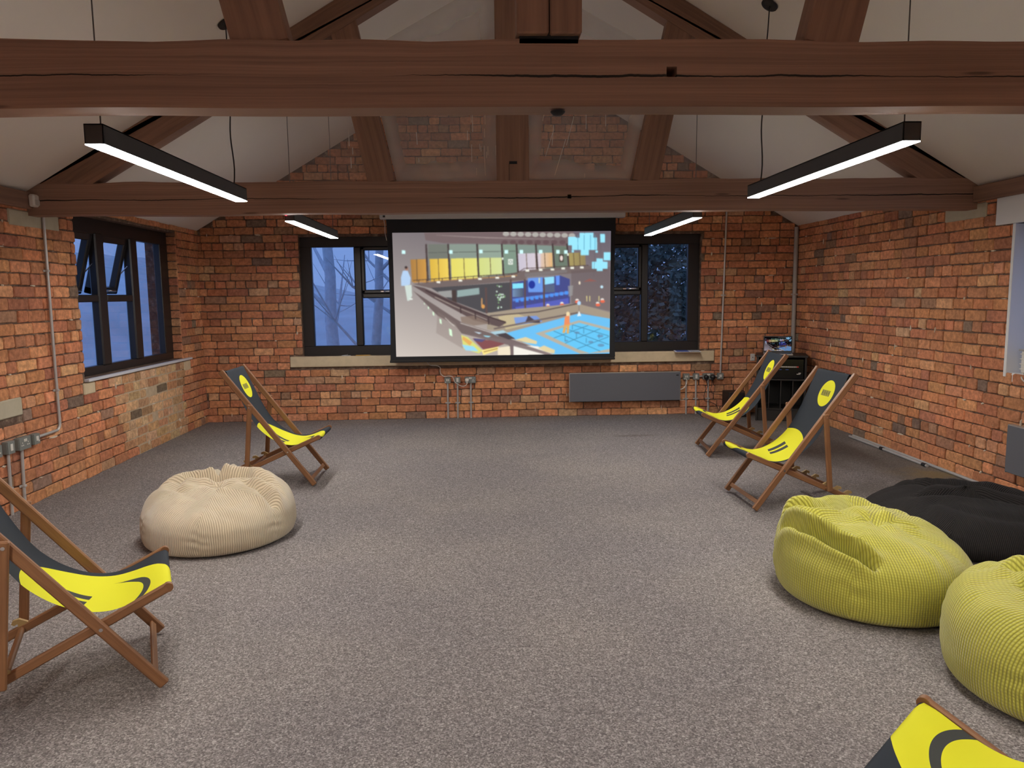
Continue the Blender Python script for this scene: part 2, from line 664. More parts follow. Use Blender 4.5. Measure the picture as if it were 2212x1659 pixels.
M_BARK = plain('hazed_bark', (.60, .62, .64, 1), .95, 0, .3, 12, .3)  # bark paled so that dusk haze is put into its colour
M_LEAF = plain('dusk_leaves', (.13, .175, .14, 1), .8, 0, .3, 6, .1)
M_EARTH = plain('hazed_bank', (.54, .57, .56, 1), .95, 0, .3, 1.2, .3)  # ground paled as well, outdoor mist mixed into its colour
M_RED = plain('red_mark', (.55, .05, .04, 1), .4)
M_PAPER = plain('paper', (.66, .65, .64, 1), .7, 0, .02, 20, 0)
M_BLUEPRINT = plain('blue_cover', (.10, .13, .33, 1), .5, 0, .3, 9, 0)
M_PENCIL = plain('yellow_pencil', (.62, .35, .06, 1), .5)
M_REDLED = emit('red_indicator', (1, .05, .08, 1), 4)
M_BEIGE = mat_corduroy('beige_corduroy', (.62, .525, .375, 1), (.38, .31, .21, 1), .0125, 0)
M_LIME = mat_corduroy('lime_corduroy', (.60, .575, .10, 1), (.29, .27, .028, 1), .0125, .45)
M_DARKCORD = mat_corduroy('charcoal_corduroy', (.031, .028, .0275, 1), (.008, .0075, .0075, 1), .009, 0, .95, .03)


# ------------------------------------------------------------------ walls
def region(mb, us, vs_, keep, P, d0, d1, mi=0):
    """solid slab of the grid cells for which keep(u,v); P(u,v,d) -> xyz"""
    us, vs_ = sorted(set(us)), sorted(set(vs_))
    nu, nv = len(us) - 1, len(vs_) - 1
    K = [[keep((us[i] + us[i + 1]) / 2, (vs_[j] + vs_[j + 1]) / 2) for j in range(nv)] for i in range(nu)]

    def quad(a, b, c, d):
        mb.add([P(*a), P(*b), P(*c), P(*d)], [(0, 1, 2, 3)], [[(q[0], q[1]) for q in (a, b, c, d)]], mi)
    for i in range(nu):
        for j in range(nv):
            if not K[i][j]:
                continue
            a, b, c, d = us[i], us[i + 1], vs_[j], vs_[j + 1]
            quad((a, c, d0), (b, c, d0), (b, d, d0), (a, d, d0))
            quad((a, c, d1), (b, c, d1), (b, d, d1), (a, d, d1))
            if i == 0 or not K[i - 1][j]:
                quad((a, c, d0), (a, d, d0), (a, d, d1), (a, c, d1))
            if i == nu - 1 or not K[i + 1][j]:
                quad((b, c, d0), (b, d, d0), (b, d, d1), (b, c, d1))
            if j == 0 or not K[i][j - 1]:
                quad((a, c, d0), (b, c, d0), (b, c, d1), (a, c, d1))
            if j == nv - 1 or not K[i][j + 1]:
                quad((a, d, d0), (b, d, d0), (b, d, d1), (a, d, d1))


PAL = [((.58, .265, .140), 6), ((.63, .305, .162), 5), ((.53, .235, .128), 5), ((.46, .205, .125), 3),
       ((.68, .365, .20), 2), ((.37, .215, .145), 1.0), ((.26, .190, .145), .5), ((.58, .360, .22), .9)]
PALE = [((.60, .40, .235), 5), ((.64, .44, .27), 4), ((.54, .31, .17), 3), ((.42, .24, .14), 1.5), ((.21, .15, .11), .7), ((.58, .37, .21), 3)]


def pick(pal, rnd):
    t = rnd.random() * sum(p[1] for p in pal)
    for c, wt in pal:
        t -= wt
        if t <= 0:
            break
    q = .90 + rnd.random() * .34
    return tuple(x * q * (.94 + .12 * rnd.random()) for x in c)


COURSE = .0895


def brick_wall(name, u0, u1, ztop, holes, P, seed, pale=None, extra=None, gable=None):
    """P(u,z,out) -> xyz, out>0 into the room. Real bricks stood proud of a mortar slab."""
    rnd = random.Random(seed)
    mb = MB()
    U = [u0, u1] + [h[0] for h in holes if h[4]] + [h[1] for h in holes if h[4]]
    V = [0, ztop] + [h[2] for h in holes if h[4]] + [h[3] for h in holes if h[4]]
    region(mb, U, V, lambda u, v: not any(h[4] and h[0] < u < h[1] and h[2] < v < h[3] for h in holes),
           lambda u, v, d: P(u, v, -d), .012, .34, 0)
    if gable:
        g = [(u0, ztop), (u1, ztop), (XM, gable)]
        for d in (.012, .34):
            mb.add([P(a, b, -d) for a, b in g], [(0, 1, 2)], [[g[0], g[1], g[2]]], 0)
    nb0 = len(mb.f)
    cols = []

    def brick(a, b, z0, z1, pal):
        L, H = b - a, z1 - z0
        if L < .03 or H < .02:
            return
        j = lambda s=.0032: (rnd.random() - .5) * 2 * s
        r = min(.003 + rnd.random() * .008, L * .25, H * .3)
        pts = [(a + r, z0), (b - r, z0), (b, z0 + r), (b, z1 - r), (b - r, z1), (a + r, z1), (a, z1 - r), (a, z0 + r)]
        mid = [(a + L * .35, z0), (a + L * .7, z0)]
        pts = [pts[0], (a + L * .5, z0), pts[1], pts[2], pts[3], pts[4], (a + L * .5, z1), pts[5], pts[6], pts[7]]
        pts = [(x + j(), y + j(.0036)) for x, y in pts]
        cx, cz = (a + b) / 2, (z0 + z1) / 2
        out = j(.0042)
        n = len(pts)
        ring = lambda ins, o: [P(x + (ins if x < cx else -ins), y + (ins if y < cz else -ins), o) for x, y in pts]
        vs = ring(-.001, -.0145) + ring(0, -.005 + out) + ring(.0042, out)
        fs = []
        for q in range(2):
            for i in range(n):
                k = (i + 1) % n
                fs.append((q * n + i, q * n + k, (q + 1) * n + k, (q + 1) * n + i))
        fs.append(tuple(range(2 * n, 3 * n)))
        mb.add(vs, fs, None, 1)
        c = pick(pal, rnd)
        cols.extend([c] * sum(len(f) for f in fs))
    top = gable or ztop
    i = 0
    z = 0.0
    while z < top - .02:
        h = COURSE
        header = (i % 5 == 3)
        lo, hi = u0, u1
        zt = z + h - .0095
        if gable and zt > ztop:
            e = (zt - ztop) / SLOPE
            lo, hi = u0 + e, u1 - e
        if not gable:
            zt = min(zt, ztop)
        u = lo - rnd.random() * .2
        while u < hi:
            if header:
                L = .112 + (rnd.random() - .5) * .02
            else:
                L = .228 + (rnd.random() - .5) * .03
                if rnd.random() < .10:
                    L = .115
                elif rnd.random() < .07:
                    L = .17
            a, b = max(u, lo), min(u + L, hi)
            u += L + .0075 + rnd.random() * .005
            segs = [(a, b)]
            zc = (z + zt) / 2
            for hh in holes:
                if hh[2] - .012 < zc < hh[3] + .012:
                    ns = []
                    for (p, q) in segs:
                        if q <= hh[0] or p >= hh[1]:
                            ns.append((p, q))
                        else:
                            if p < hh[0]:
                                ns.append((p, hh[0] - .004))
                            if q > hh[1]:
                                ns.append((hh[1] + .004, q))
                    segs = ns
            for (p, q) in segs:
                wav = .005 * noise.noise(Vector((p * .6, z * 2, seed)))
                brick(p, q, z + wav, zt + wav, PALE if (pale and pale((p + q) / 2, zc)) else PAL)
        z += h
        i += 1
    # pale mortar remnants caught along the joints
    for q in range(150):
        uu, zz = u0 + rnd.random() * (u1 - u0), rnd.random() * ztop
        zz = round(zz / COURSE) * COURSE - .006
        if any(h_[0] - .06 < uu < h_[1] + .06 and h_[2] - .04 < zz < h_[3] + .04 for h_ in holes) or zz < .01:
            continue
        L_, H_ = .012 + .045 * rnd.random() ** 2, .003 + .008 * rnd.random()
        if rnd.random() < .35:
            L_, H_ = .004 + .006 * rnd.random(), .012 + .03 * rnd.random()
        ring_ = [(uu + L_ * math.cos(a_) * (.6 + .6 * rnd.random()), zz + H_ * math.sin(a_) * (.6 + .6 * rnd.random())) for a_ in np.linspace(0, 2 * PI, 9)[:-1]]
        vs_ = [P(x_, y_, -.004) for x_, y_ in ring_] + [P(uu + (x_ - uu) * .7, zz + (y_ - zz) * .7, .0062) for x_, y_ in ring_]
        mb.add(vs_, [(i_, (i_ + 1) % 8, 8 + (i_ + 1) % 8, 8 + i_) for i_ in range(8)] + [tuple(range(8, 16))], None, 3)
    if extra:
        extra(mb, brick)
    o = mb.build(name, [M_MORTAR, M_BRICK, M_PALEMORTAR, M_LIMEMORTAR], None, 'structure', recalc=True)
    me = o.data
    at = me.color_attributes.new('brick_col', 'FLOAT_COLOR', 'CORNER')
    arr = np.ones((len(me.loops), 4), np.float32) * .1
    start = sum(len(f) for f in mb.f[:nb0])
    # colours were appended in face order; faces added by 'extra' with other materials are skipped
    lens = [len(f) for f in mb.f]
    pos, ci = 0, 0
    for fi, f in enumerate(mb.f):
        n = lens[fi]
        if mb.mi[fi] == 1:
            arr[pos:pos + n, :3] = cols[ci:ci + n]
            ci += n
        pos += n
    at.data.foreach_set('color', arr.ravel())
    return o


P_back = lambda u, z, o: (u, YB - o, z)
P_left = lambda u, z, o: (XL + o, u, z)
P_right = lambda u, z, o: (XR - o, u, z)
P_front = lambda u, z, o: (u, YF + o, z)

BW = (-2.165, 2.668, .785, 2.205)          # back window opening
LW = (6.376, 8.44, .835, 2.21)             # left window opening
RW = (3.10, 5.322, .875, 1.967)            # right window opening

brick_wall('wall_back', XL - .013, XR + .013, EAVE,
           [(*BW, True), (-2.325, 2.855, .645, .79, False)], P_back, 3, gable=APEX)


def patch(y, z):
    return z < .83 and 6.93 + .12 * math.sin(z * 40) - .35 * (z - .5) * (1 if z < .5 else .2) < y < 8.40


def left_extra(mb, brick):
    # pale mortar bedded nearly flush inside the repaired patch
    for q in range(9):
        z0, z1 = q * COURSE, (q + 1) * COURSE
        zc = (z0 + z1) / 2
        ys = [y for y in np.arange(6.6, 8.6, .02) if patch(y, zc)]
        if ys:
            mb.add([P_left(ys[0], z0, -.004), P_left(ys[-1], z0, -.004), P_left(ys[-1], z1, -.004), P_left(ys[0], z1, -.004)],
                   [(0, 1, 2, 3)], None, 2)


brick_wall('wall_left', YF, YB + .2, EAVE,
           [(*LW, True), (5.51, 6.155, 2.03, 2.155, False), (4.95, 5.484, .672, .81, False), (6.33, 6.52, .70, .80, False),
            (8.44, 8.64, .69, .80, False)], P_left, 5, patch, left_extra)
brick_wall('wall_right', YF, YB + .2, EAVE,
           [(*RW, True), (2.9, 5.52, 1.96, 2.175, False), (5.64, 6.16, 2.04, 2.165, False)], P_right, 9)
brick_wall('wall_front', XL - .01, XR + .01, EAVE, [], P_front, 11, gable=APEX)

# floor
mb = MB()
mb.box((XL - .3, YF - .3, -.05), (XR + .3, YB + .3, 0))
fl = mb.build('floor', M_CARPET, None, 'structure')

# ceiling: two plastered slopes
mb = MB()
for sgn, x0 in ((1, XL), (-1, XR)):
    xe = x0 - sgn * .12
    ze = EAVE - .12 * SLOPE
    vs_ = []
    for y in (YF - .3, YB + .3):
        vs_ += [(xe, y, ze), (XM, y, APEX), (XM, y, APEX + .1), (xe, y, ze + .1)]
    mb.add(vs_, [(0, 1, 5, 4), (3, 2, 6, 7), (0, 4, 7, 3), (1, 2, 6, 5), (0, 1, 2, 3), (4, 5, 6, 7)], None, 0)
mb.build('ceiling', M_PLASTER, None, 'structure')

# timber wall plates at the eaves
mb = MB()
mb.box((XL, YF, 2.165), (XL + .045, 5.75, 2.285), .006)
mb.build('trim_1', M_POST, None, 'structure')
mb = MB()
mb.box((XR - .045, YF, 2.165), (XR, 5.75, 2.285), .006)
mb.build('trim_2', M_POST, None, 'structure')

# stone blocks
def stone(name, lo, hi, m=M_STONE, bev=.008):
    b = MB()
    b.box(lo, hi, bev)
    return b.build(name, m, None, 'structure')


stone('trim_3', (-2.322, YB - .022, .655), (2.85, YB + .14, .783))       # back sill
stone('trim_4', (XL - .1, 5.515, 2.032), (XL + .006, 6.15, 2.15), M_STONE2)
stone('trim_5', (XL - .1, 4.955, .675), (XL + .006, 5.48, .806), M_STONE2)
stone('trim_6', (XL - .1, 6.335, .70), (XL + .004, 6.515, .80), M_STONE)
stone('trim_7', (XL - .1, 8.45, .69), (XL + .004, 8.63, .80), M_STONE)
stone('trim_8', (XR - .004, 5.645, 2.045), (XR + .1, 6.155, 2.16), M_STONE2)
stone('trim_9', (XR - .012, 2.95, 1.967), (XR + .3, 5.518, 2.172), M_WHITEWALL, .004)
# painted reveal of the right window
b = MB()
b.box((XR - .004, RW[1] - .008, RW[2] - .02), (XR + .33, RW[1] + .02, RW[3]), .003)
b.box((XR - .004, RW[0] - .02, RW[2] - .02), (XR + .33, RW[0] + .008, RW[3]), .003)
b.build('trim_10', M_WHITEWALL, None, 'structure')
b = MB()
b.box((XR + .006, RW[0], RW[2] - .06), (XR + .33, RW[1] - .009, RW[2] + .012), .01)
b.build('trim_11', M_WHITEWALL, None, 'structure')
# far jamb of the left window shows brick
b = MB()
rn = random.Random(21)
bc = []
for q in range(int((LW[3] - LW[2]) / COURSE) + 1):
    z0 = LW[2] + q * COURSE
    z1 = min(z0 + COURSE - .011, LW[3])
    if z1 - z0 < .02:
        continue
    b.box((XL - .105, LW[1] - .014, z0), (XL - .004, LW[1] + .01, z1), .005)
    c = pick(PAL, rn)
    bc.append(c)
jam = b.build('trim_12', M_BRICK, None, 'structure')
at = jam.data.color_attributes.new('brick_col', 'FLOAT_COLOR', 'CORNER')
arr = np.ones((len(jam.data.loops), 4), np.float32)
per = len(jam.data.loops) // len(bc)
for i, c in enumerate(bc):
    arr[i * per:(i + 1) * per, :3] = c
at.data.foreach_set('color', arr.ravel())
# white sill board of the left window
b = MB()
b.box((XL - .13, 6.372, .808), (XL + .028, 8.635, .832), .004)
b.build('trim_13', M_SILL, None, 'structure')


# ------------------------------------------------------------------ windows
def handle(mb, p, along, out):
    p, along, out = Vector(p), Vector(along), Vector(out)
    mb.bar(p - along * .05, p + along * .05, .022, .016, out.cross(along), .004)
    mb.tube([p + out * .008, p + out * .04, p + out * .045 + along * .03, p + out * .045 + along * .11], [.010, .010, .010, .008], 8)


# back window: x columns
wn = struct('window_1', (0, YB + .11, BW[2]))
f = MB()
yf, yb = YB + .075, YB + .14
x0, x1, z0, z1 = BW
XC = [x0, -1.485, -.985, -.30, .30 + .25, 1.49, 2.005, x1]
XC = [x0, -1.485, -.94, -.20, .70, 1.45, 1.995, x1]
f.box((x0 - .01, yf, z0 - .02), (x1 + .01, yb, .905), .008)
f.box((x0 - .01, yf, 2.085), (x1 + .01, yb, z1 + .01), .008)
f.box((x0 - .01, yf - .002, .895), (-2.035, yb + .002, 2.095), .008)
f.box((2.53, yf - .002, .895), (x1 + .01, yb + .002, 2.095), .008)
f.build('frame', M_FRAME, wn)
for xm in XC[1:-1]:
    b = MB()
    b.box((xm - .045, yf - .012, .90), (xm + .045, yb, 2.09), .012)
    b.build('mullion', M_FRAME, wn)
for (a, c, hx) in ((XC[1], XC[2], -1.17), (XC[5], XC[6], 1.77)):
    b = MB()
    b.box((a + .045, yf - .012, 1.475), (c - .045, yb, 1.535), .012)
    b.build('transom', M_FRAME, wn)
    b = MB()
    A, C = a + .04, c - .04
    for lo, hi in (((A, yf - .02, 1.53), (C, yb - .01, 1.575)), ((A, yf - .02, 2.045), (C, yb - .01, 2.09)),
                   ((A, yf - .02, 1.53), (A + .045, yb - .01, 2.09)), ((C - .045, yf - .02, 1.53), (C, yb - .01, 2.09))):
        b.box(lo, hi, .010)
    sash = b.build('sash', M_FRAME, wn)
    b = MB()
    handle(b, (hx, yf - .026, 1.552), (1, 0, 0), (0, -1, 0))
    b.build('handle', M_CHROME, sash)
b = MB()
b.box((x0 + .02, YB + .108, z0 + .02), (x1 - .02, YB + .114, z1 - .02))
b.build('pane', M_GLASS, wn)

# left window: two open top vents
wl = struct('window_2', (XL - .12, 7.4, LW[2]))
xf, xb = XL - .10, XL - .165
y0, y1, z0, z1 = LW
f = MB()
f.box((xb, y0 - .01, z0 - .03), (xf, y1 + .01, .91), .006)
f.box((xb, y0 - .01, 2.075), (xf, y1 + .01, z1 + .01), .006)
f.box((xb - .002, y0 - .01, .90), (xf + .002, y0 + .06, 2.085), .006)
f.box((xb - .002, 8.235, .90), (xf + .002, y1 + .01, 2.085), .006)
f.build('frame', M_FRAME, wl)
for ym in (6.955, 7.615):
    b = MB()
    b.box((xb, ym - .075, .90), (xf + .012, ym + .075, 2.09), .012)
    b.build('mullion', M_FRAME, wl)
for (a, c) in ((6.43, 6.88), (7.03, 7.54)):
    b = MB()
    b.box((xb, a, 1.475), (xf + .01, c, 1.54), .010)
    b.build('transom', M_FRAME, wl)
    # sash hinged at its head, swung outwards
    hinge = Vector((xf - .03, 0, 2.085))
    R = Matrix.Translation(hinge) @ Matrix.Rotation(math.radians(15), 4, 'Y') @ Matrix.Translation(-hinge)
    b = MB()
    for lo, hi in (((xb, a, 1.535), (xf, c, 1.60)), ((xb, a, 2.02), (xf, c, 2.085)),
                   ((xb, a, 1.535), (xf, a + .065, 2.085)), ((xb, c - .065, 1.535), (xf, c, 2.085))):
        b.box(lo, hi, .008, 0, R)
    sash = b.build('sash', M_FRAME, wl)
    b = MB()
    b.box((xf - .036, a + .05, 1.59), (xf - .03, c - .05, 2.03), 0, 0, R)
    b.build('pane', M_GLASS, sash)
    b = MB()
    q = R @ Vector((xf + .006, (a + c) / 2, 1.568))
    handle(b, q, (0, 1, 0), (1, 0, 0))
    b.build('handle', M_CHROME, sash)
    b = MB()
    b.bar(R @ Vector((xf - .02, c - .02, 1.70)), Vector((xf - .02, c + .01, 1.83)), .014, .006, (0, 1, 0), .001)
    b.build('stay', M_CHROME, sash)
for (a, c, lo, hi) in ((6.42, 6.89, .90, 1.48), (7.02, 7.55, .90, 1.48), (7.68, 8.25, .90, 2.08)):
    b = MB()
    b.box((xf - .036, a, lo), (xf - .03, c, hi))
    b.build('pane', M_GLASS, wl)

# right window, mostly out of the frame
wr = struct('window_3', (XR + .3, 4.2, RW[2]))
f = MB()
a, c, lo, hi = RW
for p, q in (((XR + .25, a, lo), (XR + .31, c, lo + .08)), ((XR + .25, a, hi - .08), (XR + .31, c, hi)),
             ((XR + .25, a, lo), (XR + .31, a + .07, hi)), ((XR + .25, c - .07, lo), (XR + .31, c, hi)),
             ((XR + .25, 4.18, lo), (XR + .31, 4.26, hi))):
    f.box(p, q, .006)
f.build('frame', M_FRAME, wr)
b = MB()
b.box((XR + .277, a + .05, lo + .05), (XR + .283, c - .05, hi - .05))
b.build('pane', M_GLASS, wr)


# ------------------------------------------------------------------ roof trusses
def wavy(pts, amp, seed):
    return [(x, y, z + amp * noise.noise(Vector((x * 1.1, seed, z * .3)))) for x, y, z in pts]


def truss(y, zb, zt, label, notch, glazed, knot):
    r = struct('roof_truss', (XM, y, zb))
    r['label'] = label
    r['category'] = 'roof truss'
    th = .125
    b = MB()
    xs = list(np.linspace(XL + .001, XR - .001, 60)) + [notch[0], notch[1]]
    n0 = len(b.v)

    def PP(u, v, d):
        hgt = (v - zb) / (zt - zb)
        dz = .010 * noise.noise(Vector((u * 1.2, y, hgt * 2))) + (.012 * noise.noise(Vector((u * 3, y + 9, 0))) if hgt > .9 else 0)
        return (u, y + d, v + dz)
    zs = [zb, zb + .012, notch[2], notch[3], zt]
    region(b, xs, zs, lambda u, v: not (notch[0] < u < notch[1] and notch[2] < v < notch[3]), PP, 0, .09)
    region(b, list(np.linspace(XL + .001, XR - .001, 60)), [zb, zt], lambda u, v: True, PP, .091, th)
    # normalise V so that the crack follows the middle of the face
    for fi in range(len(b.f)):
        b.uv[fi] = [(p[0] * .8, (p[1] - zb) / (zt - zb)) for p in b.uv[fi]]
    b.build('tie_beam', M_BEAM, r)
    # king post
    b = MB()
    kz0 = zt + (.0 if glazed else .008)
    kx0, kx1 = (.127, .371) if glazed else (.140, .372)
    if glazed:
        b.box((kx0, y + .002, kz0 - .02), (kx1, y + th - .002, APEX - .25), .006)
        b.box((.222, y - .001, 2.472), (.281, y + .004, 2.492), 0, 1)
        b.box((.2195, y - .001, kz0), (.222, y + .004, 2.475), 0, 1)
    else:
        b.box((kx0, y - .03, kz0 + .006), ((kx0 + kx1) / 2 - .002, y + th, APEX - .25), .006)
        b.box(((kx0 + kx1) / 2 + .002, y - .03, kz0 + .006), (kx1, y + th, APEX - .25), .006)
        b.box((kx0 + .01, y, kz0 - .02), (kx1 - .01, y + th - .01, kz0 + .012), 0, 1)  # black block standing in for the shadow gap under the post
        b.box((.222, y - .034, 2.543), (.292, y - .02, 2.57), 0, 1)
    b.build('king_post', [M_POST, M_SCREENBLACK], r)
    # struts leaning out from the tie beam to the rafters
    for sg in (-1, 1):
        xb_ = XM + sg * (.995 if glazed else 1.03)
        ztop = EAVE + SLOPE * (XM - XL) - SLOPE * 1.22 - .2
        xt = xb_ + sg * .235 * (ztop - zt) if glazed else xb_ + sg * .255 * (ztop - zt)
        b = MB()
        b.bar((xb_, y + th / 2, zt - .02), (xt, y + th / 2, ztop + .06), .2, th - .012, (1, 0, 0), .006)
        b.build('strut', M_POST, r)
        # principal rafter
        b = MB()
        xe = XL + .02 if sg < 0 else XR - .02
        o1, o2 = .002, .222
        pts = [(xe, EAVE + .02 * SLOPE - o1), (XM + sg * .10, APEX - SLOPE * .10 - o1), (XM + sg * .10, APEX - SLOPE * .10 - o2)]
        xl = XM + sg * (APEX - o2 - zt) / SLOPE
        pts += [(xl, zt - .005), (xe, zt - .005)]
        n = len(pts)
        vs_ = [(px, y + .003, pz) for px, pz in pts] + [(px, y + th - .003, pz) for px, pz in pts]
        fs = [tuple(range(n)), tuple(range(n, 2 * n))] + [(i, (i + 1) % n, n + (i + 1) % n, n + i) for i in range(n)]
        uvs = [[(vs_[i][0] * 1.16, (vs_[i][2] + sg * vs_[i][0] * SLOPE)) for i in f_] for f_ in fs]
        b.add(vs_, fs, uvs)
        b.build('rafter', M_POST, r)
    if knot:
        b = MB()
        m = Matrix.Translation((.292, y + .05, zb - .004)) @ Matrix.Rotation(PI, 4, 'X')
        b.lathe([(.001, .014), (.016, .013), (.026, .004), (.028, 0)], m, 14)
        b.build('timber_plug', M_SCREENBLACK, r)
    if glazed:
        # dusty panes: inner pair beside the king post, outer pair under the rafters
        yg = y + th * .6
        for sg in (-1, 1):
            kx = kx0 if sg < 0 else kx1
            xs0 = XM + sg * (.995 - .105)
            xs1 = xs0 + sg * .235 * (.95)
            zt2 = zt + .95
            zk = APEX - .22 - .35
            b = MB()
            pts = [(kx, zt), (xs0, zt), (xs1 - sg * .02, zt2), (kx, zk)]
            uv = [(0, 0), (1, 0), (1, .75), (0, 1)]
            # fan of small quads so that the edge dust follows the outline
            N = 14
            gv, gu = [], []
            for i in range(N + 1):
                for j in range(N + 1):
                    a_, c_ = i / N, j / N
                    top = ((1 - a_) * pts[3][0] + a_ * pts[2][0], (1 - a_) * pts[3][1] + a_ * pts[2][1])
                    bot = ((1 - a_) * pts[0][0] + a_ * pts[1][0], (1 - a_) * pts[0][1] + a_ * pts[1][1])
                    gv.append((bot[0] + (top[0] - bot[0]) * c_, yg, bot[1] + (top[1] - bot[1]) * c_))
                    gu.append((a_, c_))
            fs = [(i * (N + 1) + j, (i + 1) * (N + 1) + j, (i + 1) * (N + 1) + j + 1, i * (N + 1) + j + 1) for i in range(N) for j in range(N)]
            b.add(gv, fs, [[gu[i] for i in f_] for f_ in fs])
            rn_ = random.Random(40 + sg)
            if sg < 0:
                dr = [(-.05, 2.72, .0, .17), (-.06, 2.50, .0, .13), (-.47, 2.63, .02, .09), (-.09, 2.66, 0, .07), (-.46, 2.5, .01, .03), (-.06, 2.79, .01, .05), (.04, 2.40, .01, .22)]
                dr += [(-.04 + .2 * rn_.random(), 2.4 + .5 * rn_.random(), 0, .03 + .05 * rn_.random()) for _ in range(8)]
            else:
                dr = [(.48, 2.80, -.10, .12), (.55, 2.62, -.04, .15), (.66, 2.62, -.12, .22), (.57, 2.40, -.14, .28), (.50, 2.54, -.14, .18), (.81, 2.74, 0, .18), (.96, 2.76, 0, .17), (.80, 2.38, 0, .03)]
            for (px, pz, dx, ln) in dr:
                b.box((px, yg - .004, pz), (px + .0035, yg - .001, pz + ln), 0, 1, Matrix.Translation((px, 0, pz)) @ Matrix.Rotation(-dx * 2.2 / max(.2, 1), 4, 'Y') @ Matrix.Translation((-px, 0, -pz)))
            b.build('glass_panel', [M_DUSTY, M_DRIP], r)
            xo0 = XM + sg * (.995 + .105)
            xo1 = XM + sg * (APEX - .222 - zt) / SLOPE
            zz = (APEX - .222) - SLOPE * abs(xo0 + sg * .235 * .6 - XM)
            b = MB()
            pts = [(xo0, zt), (xo1, zt), (xo0 + sg * .235 * .62, zz)]
            N = 12
            gv, gu = [], []
            for i in range(N + 1):
                for j in range(N + 1):
                    a_, c_ = i / N, j / N
                    bx = (1 - a_) * pts[0][0] + a_ * pts[1][0]
                    tx = (1 - a_) * pts[2][0] + a_ * pts[1][0]
                    tz = (1 - a_) * pts[2][1] + a_ * pts[1][1]
                    gv.append((bx + (tx - bx) * c_, yg, zt + (tz - zt) * c_))
                    gu.append((a_ * .5, .05 + c_ * .5))
            fs = [(i * (N + 1) + j, (i + 1) * (N + 1) + j, (i + 1) * (N + 1) + j + 1, i * (N + 1) + j + 1) for i in range(N) for j in range(N)]
            b.add(gv, fs, [[gu[i] for i in f_] for f_ in fs])
            if sg < 0:
                for (px, pz, ln) in ((-.98, 2.62, .12), (-.955, 2.56, .05), (-.97, 2.46, .08)):
                    b.box((px, yg - .004, pz), (px + .005, yg - .001, pz + ln), 0, 1)
            b.build('glass_panel', [M_DUSTY2, M_DRIP], r)
    return r


truss(2.80, 2.173, 2.406, 'nearer dark timber roof truss with a long crack along its tie beam', (.684, .722, 2.279, 2.316), False, True)
truss(5.75, 2.12, 2.352, 'farther timber roof truss with dusty glass between its posts', (.661, .690, 2.218, 2.249), True, False)


# ------------------------------------------------------------------ pendant lights
def pendant(x, ya, yb, z, label, first=None, rose=None, cordpts=None):
    t = thing('pendant_light', (x, (ya + yb) / 2, z), label, 'pendant light', 'linear LED pendants')
    b = MB()
    hw, hh = .036, .078
    b.box((x - hw, ya, z + .004), (x - hw + .005, yb, z + hh), .001)
    b.box((x + hw - .005, ya, z + .004), (x + hw, yb, z + hh), .001)
    b.box((x - hw, ya, z + hh - .006), (x + hw, yb, z + hh), .001)
    b.box((x - hw, ya, z + .004), (x + hw, ya + .005, z + hh), .001)
    b.box((x - hw, yb - .005, z + .004), (x + hw, yb, z + hh), .001)
    b.build('lamp_body', M_LAMPBODY, t)
    b = MB()
    b.box((x - hw + .001, ya + .001, z), (x + hw - .001, yb - .001, z + .0035))
    b.build('diffuser', M_LED, t)
    zc = lambda px: EAVE + SLOPE * ((px - XL) if px < XM else (XR - px)) - .003
    for yy in (ya + .06, yb - .06):
        b = MB()
        if cordpts is None or yy != yb - .06:
            b.tube([(x, yy, z + hh), (x, yy, zc(x))], .003, 6)
            b.build('suspension_wire', M_WIRE, t)
    if cordpts is not None:
        b = MB()
        p0, p1 = Vector((x, yb - .12, z + hh)), Vector(rose)
        pts = []
        for i in range(25):
            s = i / 24
            wv = Vector((math.sin(s * 17) * .008, 0, 0)) * (1 - s)
            a = p0.lerp(p1, s)
            q = Vector((p0.x + (p1.x - p0.x) * s ** 2.2, p0.y + (p1.y - p0.y) * s ** 2.2, p0.z + (p1.z - p0.z) * s))
            pts.append(q + wv)
        b.tube(pts, .0042, 8)
        b.build('power_cord', M_CORD, t)
        b = MB()
        nrm = Vector((SLOPE if rose[0] < XM else -SLOPE, 0, -1)).normalized()
        rot = nrm.to_track_quat('Z', 'Y').to_matrix().to_4x4()
        b.lathe([(.0, .034), (.012, .034), (.014, .022), (.05, .018), (.056, .012), (.057, 0)], Matrix.Translation(rose) @ rot, 22)
        b.build('ceiling_rose', M_CORD, t)
    return t


def rose_at(x, y):
    return (x, y, EAVE + SLOPE * ((x - XL) if x < XM else (XR - x)) - .004)


LX, RX, LZ = -1.45, 1.70, 2.078
pl = pendant(LX, 2.96, 4.69, LZ, 'linear pendant lit white, on the left, between the two roof trusses', None, rose_at(-1.64, 5.18), 1)
b = MB()
pendant(RX, 2.96, 4.69, LZ, 'linear pendant lit white, on the right, between the two roof trusses', None, rose_at(1.95, 5.16), 1)
p3 = pendant(LX - .02, 5.92, 7.68, LZ, 'smaller-looking lit pendant at far left, beyond the farther truss, left of the screen')
b = MB()
b.tube([(LX - .045, 5.905, LZ + .050), (LX - .045, 5.919, LZ + .050)], .007, 8)
b.build('indicator', M_REDLED, p3)
pendant(RX, 5.90, 7.66, LZ, 'smaller-looking lit pendant at far right, beyond the farther truss, right of the screen')
pendant(LX, -.30, 1.45, LZ, 'left linear pendant in front of the nearer truss, above the viewer, out of frame')  # this pair and the next are unseen, added to light the near end
pendant(RX, -.30, 1.45, LZ, 'right linear pendant in front of the nearer truss, above the viewer, out of frame')
pendant(LX, -3.0, -1.25, LZ, 'left linear pendant, unseen, at the end of the room behind the viewer')
pendant(RX, -3.0, -1.25, LZ, 'right linear pendant, unseen, at the end of the room behind the viewer')


